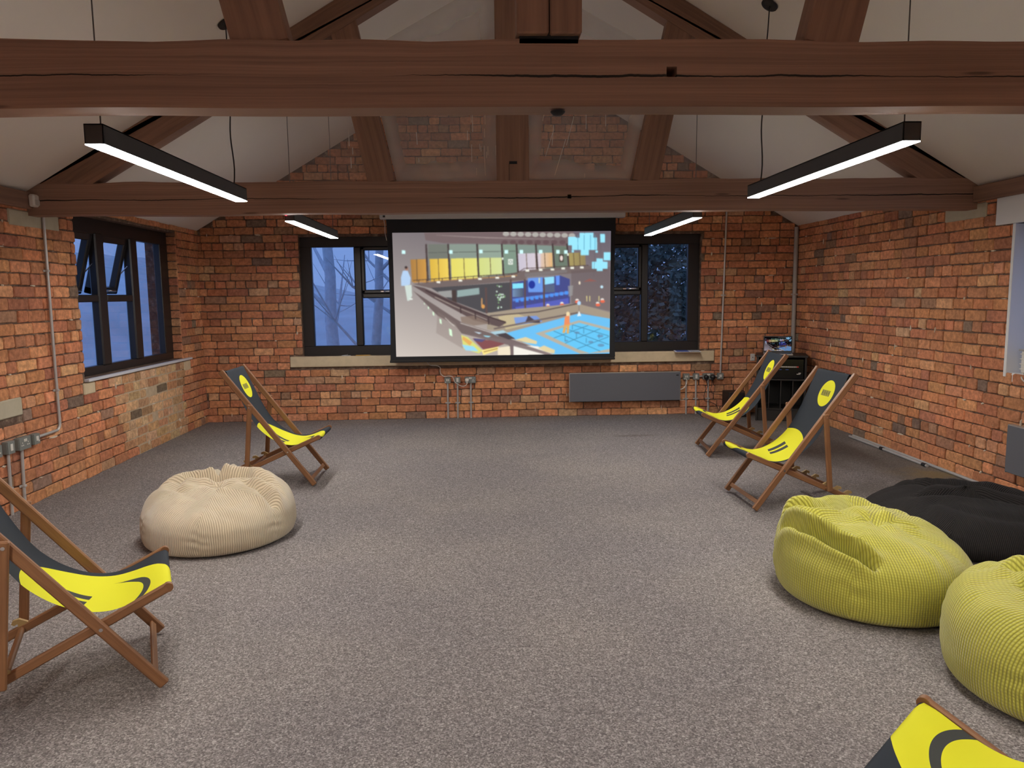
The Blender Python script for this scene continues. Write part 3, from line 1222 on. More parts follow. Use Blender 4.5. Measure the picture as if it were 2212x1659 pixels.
# ------------------------------------------------------------------ the projected picture
def picture():
    W, H, SS = 400, 225, 3
    w_, h_ = W * SS, H * SS
    img = np.zeros((h_, w_, 3))
    yy, xx = np.mgrid[0:h_, 0:w_]
    fx = (xx + .5) / w_
    fy = (yy + .5) / h_
    A = lambda r, g, b_: np.array([r, g, b_], float)
    TL, TR, BL, BR = A(122, 114, 116), A(98, 90, 102), A(200, 190, 182), A(160, 148, 138)
    img[:] = ((1 - fx) * (1 - fy))[..., None] * TL + (fx * (1 - fy))[..., None] * TR + ((1 - fx) * fy)[..., None] * BL + (fx * fy)[..., None] * BR
    # photo-crop coordinates -> picture pixels (picture corners 93,215 1730,207 1720,1118 125,1140)

    def T(x, y):
        v = 0.5
        for _ in range(4):
            xl = 93 + 32 * v
            xr = 1730 - 10 * v
            u = (x - xl) / (xr - xl)
            yt = 215 - 8 * u
            yb_ = 1140 - 22 * u
            v = (y - yt) / (yb_ - yt)
        return u * w_, v * h_

    def poly(c, *pts, a=1.0, c2=None):
        q = [T(*p) for p in pts]
        xs, ys = [p[0] for p in q], [p[1] for p in q]
        i0, i1 = max(0, int(min(xs))), min(w_, int(max(xs)) + 2)
        j0, j1 = max(0, int(min(ys))), min(h_, int(max(ys)) + 2)
        if i0 >= i1 or j0 >= j1:
            return
        X, Y = xx[j0:j1, i0:i1] + .5, yy[j0:j1, i0:i1] + .5
        ins = np.zeros(X.shape, bool)
        n = len(q)
        for i in range(n):
            (ax, ay), (bx, by) = q[i], q[(i + 1) % n]
            if ay == by:
                continue
            ins ^= ((ay > Y) != (by > Y)) & (X < (bx - ax) * (Y - ay) / (by - ay) + ax)
        col = A(*c)
        if c2 is not None:
            t_ = ((X - min(xs)) / max(1, max(xs) - min(xs)))[..., None]
            col = col * (1 - t_) + A(*c2) * t_
        sub = img[j0:j1, i0:i1]
        k_ = (ins * a)[..., None]
        sub[:] = sub * (1 - k_) + col * k_

    def line(c, wd, *pts, a=1.0):
        for (p, q) in zip(pts[:-1], pts[1:]):
            dx, dy = q[0] - p[0], q[1] - p[1]
            L = math.hypot(dx, dy) or 1
            nx, ny = -dy / L * wd / 2, dx / L * wd / 2
            poly(c, (p[0] + nx, p[1] + ny), (q[0] + nx, q[1] + ny), (q[0] - nx, q[1] - ny), (p[0] - nx, p[1] - ny), a=a)

    def ell(c, x, y, rx, ry, a=1.0):
        poly(c, *[(x + rx * math.cos(t_ * PI / 10), y + ry * math.sin(t_ * PI / 10)) for t_ in range(20)], a=a)

    def rect(c, x, y, w__, h__, a=1.0):
        poly(c, (x - w__ / 2, y - h__ / 2), (x + w__ / 2, y - h__ / 2), (x + w__ / 2, y + h__ / 2), (x - w__ / 2, y + h__ / 2), a=a)
    # roof
    poly((112, 92, 92), (330, 215), (1450, 205), (1420, 320), (1000, 300), (480, 292), (340, 270), a=.75)
    for i in range(9):
        line((150, 134, 132), 5, (420 + i * 45, 232 + i * 3), (700 + i * 75, 250 + i * 2), a=.5)
    for i in range(10):
        ell((186, 186, 178), 940 + i * 55, 226 + i * 1.5, 25, 17, .8)
    for i in range(8):
        ell((96, 74, 78), 930 + i * 62, 288, 24, 16, .8)
    # upper wall
    poly((124, 120, 120), (355, 297), (1020, 302), (1400, 318), (1400, 470), (925, 545), (240, 580), (230, 410), (355, 402), c2=(118, 136, 120))
    poly((112, 116, 108), (360, 300), (505, 300), (508, 405), (360, 405))
    poly((132, 146, 136), (515, 300), (722, 300), (724, 403), (518, 405))
    poly((142, 160, 146), (735, 303), (905, 303), (908, 402), (737, 403))
    poly((124, 146, 130), (915, 305), (1020, 306), (1022, 540), (918, 540))
    poly((124, 142, 134), (1025, 308), (1290, 315), (1290, 365), (1026, 368))
    poly((104, 118, 104), (1296, 315), (1400, 322), (1402, 470), (1296, 480))
    # sliding panels
    poly((165, 120, 64), (228, 412), (355, 408), (365, 585), (240, 578), c2=(205, 150, 70))
    poly((216, 176, 66), (370, 408), (508, 405), (522, 590), (382, 595), c2=(236, 206, 92))
    poly((226, 214, 100), (528, 405), (722, 402), (730, 548), (535, 562), c2=(224, 222, 122))
    poly((206, 214, 130), (737, 402), (908, 400), (912, 520), (742, 542), c2=(208, 218, 150))
    poly((196, 190, 206), (1025, 370), (1240, 366), (1242, 478), (1028, 502), c2=(214, 200, 206))
    poly((214, 190, 176), (1200, 366), (1287, 365), (1290, 468), (1200, 485), c2=(222, 176, 118))
    poly((166, 150, 92), (1403, 368), (1535, 362), (1540, 460), (1405, 470), c2=(140, 124, 86))
    for x, a0, a1 in ((276, 410, 582), (438, 406, 592), (628, 403, 555), (824, 401, 530), (1095, 368, 490), (1165, 366, 485), (1232, 366, 478), (1450, 366, 466), (1495, 364, 463)):
        line((96, 78, 58), 5, (x - 3, a0), (x + 3, a1))
    for x, a1 in ((348, 590), (512, 580), (727, 550), (912, 540), (1022, 530), (1167, 490), (1293, 480), (1402, 470)):
        line((70, 58, 58), 13, (x - 4, 298), (x + 10, a1))
    line((84, 88, 84), 4, (360, 362), (1020, 352))
    # framed pictures
    rect((226, 232, 220), 974, 431, 36, 40)
    ell((112, 132, 128), 974, 431, 12, 12)
    ell((226, 232, 220), 974, 431, 8, 8)
    rect((70, 62, 56), 1356, 405, 32, 58)
    ell((232, 214, 206), 1356, 405, 11, 20)
    # lamps
    for x, y in ((177, 357), (528, 357), (752, 354), (943, 357), (1055, 357), (1200, 357), (1330, 358), (1390, 360)):
        rect((205, 250, 250), x, y, 26, 26)
    for x, y in ((915, 408), (1405, 378)):
        rect((230, 240, 226), x, y, 10, 18)
    # gallery
    poly((112, 98, 96), (240, 592), (925, 530), (1085, 492), (1560, 462), (1700, 470), (1700, 500), (1100, 540), (1085, 565), (380, 625))
    poly((120, 112, 112), (1080, 515), (1400, 490), (1400, 510), (1082, 545))
    line((176, 132, 84), 7, (250, 582), (925, 540), (1025, 530))
    for a in ((250, 566), (925, 522), (1020, 515), (1078, 480), (1560, 458)), :
        line((78, 62, 58), 5, *a)
    for i in range(13):
        x = 290 + i * 58
        line((78, 62, 58), 5, (x, 566 - (x - 250) * .065), (x, 594 - (x - 250) * .075))
    for x, y in ((437, 580), (600, 568), (745, 556), (875, 549), (995, 539), (1100, 496), (1200, 492), (1288, 488), (1370, 481), (1437, 477), (1510, 474)):
        rect((240, 240, 226), x, y, 27, 14)
    # below the gallery
    poly((74, 72, 76), (380, 622), (970, 582), (975, 800), (780, 810), (520, 710))
    poly((150, 150, 148), (430, 650), (540, 640), (540, 695), (475, 690))
    poly((142, 164, 162), (575, 642), (740, 622), (742, 670), (576, 692))
    poly((70, 58, 56), (535, 640), (565, 638), (575, 760), (540, 740))
    rect((200, 150, 96), 760, 735, 9, 70)
    ell((214, 150, 80), 770, 762, 13, 16)
    rnd = random.Random(5)
    for i in range(26):
        ell((120, 158, 112) if i % 2 else (214, 236, 220), 893 + rnd.gauss(0, 18), 690 + rnd.gauss(0, 34), 6, 6)
    # bar
    poly((66, 72, 132), (975, 585), (1345, 532), (1420, 560), (1420, 740), (985, 800))
    poly((128, 222, 246), (988, 592), (1070, 588), (1070, 625), (990, 631))
    poly((112, 140, 176), (990, 636), (1072, 630), (1072, 690), (990, 692), c2=(74, 84, 104))
    poly((102, 148, 228), (1103, 552), (1215, 545), (1217, 656), (1108, 656))
    ell((34, 52, 150), 1134, 600, 25, 30)
    poly((144, 218, 246), (1228, 547), (1302, 540), (1302, 590), (1230, 601))
    poly((84, 96, 126), (1228, 604), (1304, 596), (1306, 655), (1230, 660))
    poly((96, 142, 236), (1313, 536), (1342, 533), (1342, 602), (1317, 604))
    rect((190, 208, 196), 1190, 570, 12, 40)
    poly((96, 138, 220), (990, 704), (1410, 650), (1412, 668), (992, 724), a=.8)
    for i in range(11):
        x = 1024 + i * 37
        rect((76, 142, 236), x, 718 - i * 5.6, 24, 26)
        line((60, 66, 150), 4, (x, 730 - i * 5.6), (x, 762 - i * 5.6))
    poly((90, 100, 206), (1010, 768), (1410, 700), (1412, 742), (1020, 800), a=.7)
    for x in (976, 1082, 1224):
        line((92, 72, 70), 13, (x, 560), (x + 3, 800))
    line((92, 72, 70), 14, (790, 620), (796, 815))
    # dim right-hand side
    poly((96, 82, 84), (1430, 500), (1725, 470), (1722, 800), (1480, 745), (1430, 740), a=.5)
    poly((170, 80, 66), (1520, 580), (1570, 556), (1625, 576), a=.5)
    poly((150, 150, 150), (1405, 610), (1445, 606), (1440, 680), (1412, 690), a=.7)
    ell((236, 220, 196), 1493, 588, 7, 13)
    ell((186, 224, 240), 1661, 618, 11, 11)
    for x in (1548, 1570, 1640):
        line((230, 216, 140), 6, (x, 685), (x, 725))
    for x, y in ((1475, 715), (1665, 712), (1630, 738), (1255, 752), (1360, 738)):
        ell((230, 226, 220), x, y, 13, 9)
        ell((226, 104, 76), x + 2, y + 14, 18, 11)
    rect((232, 108, 84), 1258, 775, 30, 34)
    for x in (1195, 1230, 1300, 1340):
        line((62, 48, 52), 6, (x, 765), (x + 4, 828))
    # deck and pool
    poly((160, 146, 128), (800, 812), (1000, 782), (1480, 742), (1725, 810), (1722, 862), (1500, 805), (960, 955), (800, 935))
    poly((196, 180, 140), (880, 840), (1010, 812), (1200, 880), (940, 935), a=.9)
    poly((108, 146, 226), (1000, 845), (1170, 832), (1215, 875), (1015, 905), a=.85)
    line((84, 72, 72), 8, (820, 832), (1180, 802), (1480, 742))
    poly((72, 64, 76), (1085, 880), (1108, 830), (1150, 862), (1195, 866), (1195, 886), (1100, 884))
    poly((104, 188, 240), (940, 962), (1490, 815), (1725, 855), (1722, 1120), (1300, 1122), (1000, 1012))
    line((110, 96, 92), 12, (850, 930), (1180, 865), (1480, 810))
    poly((178, 172, 158), (1160, 965), (1490, 866), (1722, 925), (1722, 1108), (1500, 1120))
    poly((98, 196, 244), (1228, 965), (1490, 885), (1720, 945), (1720, 1082), (1570, 1114), (1480, 1085))
    for a in (((1298, 946), (1650, 1100)), ((1370, 922), (1715, 1050)), ((1440, 900), (1715, 985)), ((1300, 1000), (1560, 905)), ((1385, 1040), (1650, 930)), ((1475, 1082), (1715, 990))):
        line((62, 120, 150), 4, *a)
    for x, y in ((1385, 990), (1470, 965), (1545, 1000), (1525, 930), (1440, 900), (1640, 970)):
        line((62, 120, 150), 4, (x, y), (x, y + 36))
    for x, y, r_ in ((1475, 960, 20), (1578, 1030, 20), (1650, 985, 24), (1655, 1055, 26), (1395, 1020, 14)):
        ell((96, 120, 150), x, y, r_, r_ * .45, .6)
    ell((176, 214, 244), 1489, 738, 14, 16)
    line((120, 106, 110), 4, (1489, 752), (1489, 800))
    poly((226, 240, 246), (1475, 836), (1490, 796), (1506, 834))
    # standing figure by the pool, seen from behind
    poly((236, 214, 168), (1393, 840), (1394, 808), (1408, 800), (1420, 812), (1420, 842))
    poly((234, 138, 92), (1385, 836), (1418, 832), (1420, 900), (1376, 906), (1380, 860))
    poly((222, 168, 92), (1378, 902), (1398, 900), (1384, 962), (1364, 962))
    poly((222, 168, 92), (1397, 900), (1418, 898), (1412, 966), (1398, 966))
    # figure in pale clothes on the left
    poly((176, 204, 236), (172, 496), (206, 490), (230, 548), (226, 598), (190, 606), (160, 606), (158, 546))
    poly((202, 216, 208), (186, 604), (236, 600), (241, 682), (222, 716), (206, 720), (196, 662))
    ell((164, 122, 104), 200, 479, 12, 16)
    ell((60, 48, 48), 196, 470, 11, 10)
    rect((236, 244, 236), 234, 705, 22, 10)
    # ramps and parapets
    poly((92, 76, 76), (240, 602), (330, 622), (600, 745), (820, 835), (945, 885), (890, 915), (700, 865), (400, 700))
    poly((132, 112, 100), (600, 840), (700, 830), (830, 890), (700, 905), (610, 880), a=.8)
    line((66, 52, 54), 9, (340, 640), (600, 762), (820, 842), (940, 880))
    line((190, 178, 164), 5, (410, 690), (560, 762), (800, 862), a=.8)
    for x, y in ((600, 762), (710, 805), (808, 845)):
        line((66, 52, 54), 8, (x, y), (x + 4, y + 52))
    poly((106, 92, 90), (250, 645), (560, 850), (612, 882), (1050, 1022), (1300, 1125), (990, 1130), (960, 1052), (610, 965), (560, 900), (430, 830), c2=(118, 102, 100))
    poly((132, 116, 110), (430, 800), (560, 880), (606, 970), (620, 1080), (420, 960), a=.35)
    line((206, 198, 190), 5, (486, 846), (556, 910))
    line((206, 198, 190), 5, (600, 886), (1000, 1012), (1300, 1112))
    for x, y, s_ in ((332, 740, 9), (362, 771, 13), (399, 815, 18), (452, 873, 23), (527, 957, 34)):
        poly((216, 250, 214), (x - s_ * .35, y - s_ * .9), (x + s_ * .25, y - s_ * .6), (x + s_ * .42, y + s_ * .9), (x - s_ * .2, y + s_ * .55))
    # furniture below the parapet
    poly((214, 216, 120), (606, 975), (655, 992), (765, 1092), (740, 1116), (625, 1080))
    poly((150, 214, 240), (612, 1048), (700, 1062), (736, 1100), (640, 1092))
    poly((226, 170, 90), (620, 985), (690, 1030), (670, 1056), (615, 1010))
    poly((128, 76, 78), (690, 1002), (960, 1032), (872, 1066), (772, 1088))
    poly((86, 80, 120), (700, 1000), (790, 1010), (760, 1030), (705, 1020))
    poly((246, 226, 136), (756, 1090), (886, 1064), (888, 1088), (772, 1128))
    line((150, 110, 60), 6, (775, 1104), (880, 1078))
    poly((238, 224, 196), (880, 1072), (970, 1060), (976, 1128), (880, 1128))
    poly((240, 236, 226), (998, 1050), (1180, 1062), (1295, 1122), (998, 1128))
    for a in (((1010, 1012), (1088, 992), (1174, 1024), (1170, 1046), (1100, 1036)), ((1180, 1076), (1226, 1056), (1308, 1090), (1304, 1118), (1232, 1100))):
        poly((222, 206, 158), *a)
    poly((200, 222, 236), (700, 950), (760, 960), (740, 968)), poly((150, 214, 232), (768, 978), (830, 985), (800, 998))
    poly((170, 214, 232), (820, 955), (920, 940), (960, 965), (880, 985), a=.8)
    poly((70, 62, 66), (860, 972), (940, 960), (1010, 1004), (960, 1010))
    poly((120, 104, 104), (600, 960), (980, 1020), (1290, 1120), (1240, 1126), (960, 1050), a=.9)
    poly((118, 102, 102), (973, 1020), (996, 1022), (996, 1130), (975, 1130))
    # chandeliers
    for (x, y, a, b_) in ((1436, 280, 60, 62), (1530, 300, 190, 90), (1545, 250, 105, 60), (1532, 358, 62, 52), (1666, 260, 36, 62), (1645, 458, 118, 52), (1645, 432, 48, 48), (1645, 490, 44, 22), (1700, 392, 50, 60), (1442, 355, 16, 18), (1622, 358, 18, 16), (1465, 300, 60, 80)):
        rect((150, 228, 250), x, y, a, b_)
    for x in (1480, 1527, 1575, 1610):
        line((84, 150, 176), 4, (x, 235), (x, 345))
    for a in (((1530, 206), (1530, 225)), ((1645, 207), (1655, 400)), ((1610, 345), (1600, 540))):
        line((90, 84, 90), 3, *a, a=.7)
    # haze of the washed-out projection
    img2 = img.reshape(H, SS, W, SS, 3).mean((1, 3))
    pd = np.pad(img2, ((1, 1), (1, 1), (0, 0)), mode='edge')
    img2 = (pd[1:-1, 1:-1] * 2 + pd[:-2, 1:-1] + pd[2:, 1:-1] + pd[1:-1, :-2] + pd[1:-1, 2:]) / 6
    img2 = img2 * .95 + np.array([176, 168, 164]) * .05
    return np.clip(img2, 0, 255)


PIC = picture()
PICLIN = np.where(PIC / 255 <= .04045, PIC / 255 / 12.92, ((PIC / 255 + .055) / 1.055) ** 2.4)


def picture_mesh(name, lin, P, strength, parent, mname):
    H, W, _ = lin.shape
    me = bpy.data.meshes.new(name)
    vs_ = [P(i / W, 1 - j / H) for j in range(H + 1) for i in range(W + 1)]
    fs = [(j * (W + 1) + i, (j + 1) * (W + 1) + i, (j + 1) * (W + 1) + i + 1, j * (W + 1) + i + 1) for j in range(H) for i in range(W)]
    me.from_pydata(vs_, [], fs)
    at_ = me.color_attributes.new('film', 'FLOAT_COLOR', 'POINT')
    pad = np.pad(lin, ((0, 1), (0, 1), (0, 0)), mode='edge')
    pad[1:, 1:] = (pad[1:, 1:] + pad[:-1, 1:] + pad[1:, :-1] + pad[:-1, :-1]) / 4
    arr_ = np.ones(((H + 1) * (W + 1), 4), np.float32)
    arr_[:, :3] = pad.reshape(-1, 3)
    at_.data.foreach_set('color', arr_.ravel())
    k = NT(mname)
    e = k.n('Emission')
    k.t.links.new(k.n('Attribute', attribute_name='film').outputs['Color'], e.inputs[0])
    e.inputs[1].default_value = strength
    k.t.links.new(e.outputs[0], k.out.inputs[0])
    me.materials.append(k.m)
    o = bpy.data.objects.new(name, me)
    COL.objects.link(o)
    o.parent = parent
    o.matrix_parent_inverse = parent_world(parent).inverted()
    return o


YS = 8.86
sc = thing('projection_screen', (.25, YS, .71), 'pull-down projection screen showing a film scene, in front of the back window', 'projection screen')
b = MB()
b.box((-1.165, YS - .05, 2.378), (1.692, YS + .05, 2.465), .008)
b.build('screen_case', M_SCREENWHITE, sc)
b = MB()
b.box((-1.125, YS - .053, 2.398), (-1.098, YS - .0505, 2.42))
b.build('square_mark', M_BLACKPLASTIC, sc)
b = MB()
b.box((.262, YS - .058, 2.435), (.325, YS - .0505, 2.462), .006)
b.build('case_fitting', M_BLACKPLASTIC, sc)
b = MB()
b.box((-1.035, YS - .053, 2.452), (-.93, YS - .0505, 2.463))
b.build('yellow_sticker', M_PENCIL, sc)
b = MB()
# black cloth, slightly waisted at the sides
n = 14
gv = []
for i in range(n + 1):
    t_ = i / n
    z = 2.385 - t_ * (2.385 - .745)
    wz = .014 * math.sin(PI * t_)
    gv += [(-1.093 + wz, YS, z), (1.585 - wz, YS, z), (-1.093 + wz, YS + .003, z), (1.585 - wz, YS + .003, z)]
fs = []
for i in range(n):
    a = i * 4
    fs += [(a, a + 1, a + 5, a + 4), (a + 2, a + 6, a + 7, a + 3), (a, a + 4, a + 6, a + 2), (a + 1, a + 3, a + 7, a + 5)]
b.add(gv, fs)
b.build('screen_cloth', M_SCREENBLACK, sc)
b = MB()
b.box((-1.095, YS - .016, .722), (1.578, YS + .018, .752), .01)
b.tube([(-1.10, YS, .722), (1.582, YS, .722)], .012, 10)
b.build('bottom_bar', M_BLACKPLASTIC, sc)


def PS(u, v):
    xl = -1.028 + .004 * (1 - v)
    xr = 1.529 - .012 * (1 - v)
    return (xl + (xr - xl) * u, YS - .003, .782 + (2.226 - .782) * v)


picture_mesh('projected_picture', PICLIN, PS, SCREEN, sc, 'projected_film')
tag_c = MB()
pts = [(-1.115 + .012 * math.sin(i * .5), YS - .02, 2.38 - i * .026) for i in range(10)]
tag_c.tube([(-1.12, YS - .04, 2.385)] + [(-1.115 + .010 * i / 4 + .004 * math.sin(i), YS - .035, 2.36 - i * .028) for i in range(9)], .0035, 6)
tag_c.build('pull_cord', M_WHITECORD, sc)


# ------------------------------------------------------------------ deck chairs
CURVE = [(.020, .398), (-.01, .390), (-.05, .372), (-.1, .35), (-.18, .332), (-.25, .341), (-.34, .383), (-.43, .458), (-.53, .617), (-.60, .775), (-.668, .925)]


def resample(C, n):
    C = np.array(C)
    d = np.r_[0, np.cumsum(np.hypot(*np.diff(C, axis=0).T))]
    t_ = np.linspace(0, d[-1], n)
    m = np.stack([np.gradient(C[:, k], d) for k in range(2)], 1)
    i = np.clip(np.searchsorted(d, t_) - 1, 0, len(d) - 2)
    h = (d[i + 1] - d[i])[:, None]
    x = ((t_ - d[i])[:, None]) / h
    return (2 * x**3 - 3 * x**2 + 1) * C[i] + (x**3 - 2 * x**2 + x) * h * m[i] + (-2 * x**3 + 3 * x**2) * C[i + 1] + (x**3 - x**2) * h * m[i + 1], t_


def make_deck_chair():
    t = thing('deck_chair', (0, 0, 0), '', 'deck chair', 'printed deck chairs')
    W = .266
    B, S, R = Vector((-.692, 0, .927)), Vector((.009, 0, .386)), Vector((-.79, 0, .029))
    F = Vector((0, 0, 0))
    fb = (B - F).normalized()
    V = lambda p, v: Vector((p.x, v, p.z))
    Y = (0, 1, 0)
    foot = F + fb * .022
    for v in (-W, W):      # back rails: foot to head
        b = MB()
        b.bar(V(foot, v), V(B + fb * .01, v), .024, .042, Y, .005)
        b.build('back_rail', M_CHAIRWOOD, t)
    sr = (R - S).normalized()
    for v in (-.236, .236):  # seat rails: front edge to notched rear
        b = MB()
        b.bar(V(S - sr * .015, v), V(R, v), .022, .036, Y, .005)
        b.tube([V(S - sr * .015, v - .0109), V(S - sr * .015, v + .0109)], .018, 14)
        o = b.build('seat_rail', M_CHAIRWOOD, t)
        # pale notched cleat along the rear top of the rail
        b = MB()
        L0 = .545
        base = S + sr * L0
        up = Vector((sr.z, 0, -sr.x))
        if up.z < 0:
            up = -up
        prof = [(0, .012)]
        for q in range(3):
            a = .01 + q * .082
            prof += [(a, .016), (a + .022, .046), (a + .046, .050), (a + .056, .040), (a + .050, .030), (a + .036, .030), (a + .040, .018), (a + .075, .014)]
        prof += [(.262, .012)]
        pv = [base + sr * a + up * h for a, h in prof]
        n = len(pv)
        vs_ = [(p.x, v - .008, p.z) for p in pv] + [(p.x, v + .008, p.z) for p in pv]
        b.add(vs_, [tuple(range(n)), tuple(range(n, 2 * n))] + [(i, (i + 1) % n, n + (i + 1) % n, n + i) for i in range(n)])
        b.build('notched_cleat', M_RAWWOOD, o)
    T = F + (B - F) * .70
    Pp = Vector((-.531, 0, .135))
    tp = (Pp - T).normalized()
    for v in (-.292, .292):  # prop legs
        b = MB()
        b.bar(V(T - tp * .022, v), V(Pp, v), .022, .036, Y, .005)
        b.build('prop_leg', M_CHAIRWOOD, t)
    for v in (-.306, .306):  # bolts at the pivots
        for q in (T, F + (B - F) * .307):
            b = MB()
            sg = 1 if v > 0 else -1
            vv = v if q is T else sg * (W + .014)
            b.tube([V(q, vv - sg * .006), V(q, vv)], .007, 10)
            b.build('bolt', M_CHROME, t)

    def cross(name, p, half, wd, th, d):
        b = MB()
        b.bar(V(p, -half), V(p, half), wd, th, d, .005)
        return b.build(name, M_CHAIRWOOD, t)
    cross('head_bar', B - fb * .030 + Vector((-fb.z, 0, fb.x)) * .012, W - .012, .034, .014, fb)
    cross('front_bar', Vector((.018, 0, .380)), .226, .020, .020, sr)
    cross('foot_bar', F + fb * .075, W - .012, .030, .014, fb)
    cross('rear_bar', R - sr * .02, .226, .030, .018, sr)
    b = MB()
    b.tube([V(Pp + tp * -.012, -.281), V(Pp + tp * -.012, .281)], .0125, 10)
    b.build('prop_bar', M_CHAIRWOOD, t)
    # sling
    Q, ss = resample(CURVE, 70)
    wrap_f = [(.020 + .0165 * math.sin(a), .381 + .017 * math.cos(a)) for a in np.linspace(0.45, 3.3, 7)]
    path = [(q[0], q[1], s_) for q, s_ in zip(Q, ss)]
    front = [(p[0], p[1], -.007 * (i + 1)) for i, p in enumerate(wrap_f)]
    hx, hz = Q[-1]
    back = [(hx - .004 - .016 * math.sin(a), hz + .006 - .016 + .016 * math.cos(a), ss[-1] + .012 * i) for i, a in enumerate(np.linspace(.3, 3.0, 6), 1)]
    path = front[::-1] + path + back
    b = MB()
    NT_ = 18
    hwid = .222
    vs_, uv = [], []
    for (u, z, s_) in path:
        e = max(0.0, min(1.0, s_ / ss[-1]))
        sag = .012 * math.sin(PI * e) ** 1.5
        for j in range(NT_ + 1):
            c = j / NT_ * 2 - 1
            vs_.append((u, c * hwid, z - sag * (1 - c * c)))
            uv.append((c * hwid, s_))
    n = NT_ + 1
    fs = [(i * n + j, i * n + j + 1, (i + 1) * n + j + 1, (i + 1) * n + j) for i in range(len(path) - 1) for j in range(NT_)]
    b.add(vs_, fs, [[uv[q] for q in f_] for f_ in fs], 0, True)
    o = b.build('canvas_sling', M_CANVAS, t, recalc=False)
    o['label'] = 'dark canvas sling printed with a yellow winking face and a yellow disc'
    return t


chair0 = make_deck_chair()
CH = [((-1.34, 6.113), .012, 'deck chair with printed sling facing right, behind the beige beanbag'),
      ((1.818, 5.161), 3.174, 'deck chair just behind the lime beanbags, nearer of the two on the right'),
      ((2.043, 6.863), 3.041, 'deck chair standing in front of the black cabinet and laptop'),
      ((-1.348, 3.03), .42, 'deck chair cut by the left edge of the photo, in front of the beige beanbag'),
      ((1.018, 1.676), 2.311, 'deck chair at the bottom right corner, only its front edge in view')]
for i, ((x, y), a, lab) in enumerate(CH):
    o = chair0 if i == 0 else copy_tree(chair0)
    o.location = (x, y, 0)
    o.rotation_euler = (0, 0, a)
    o['label'] = lab


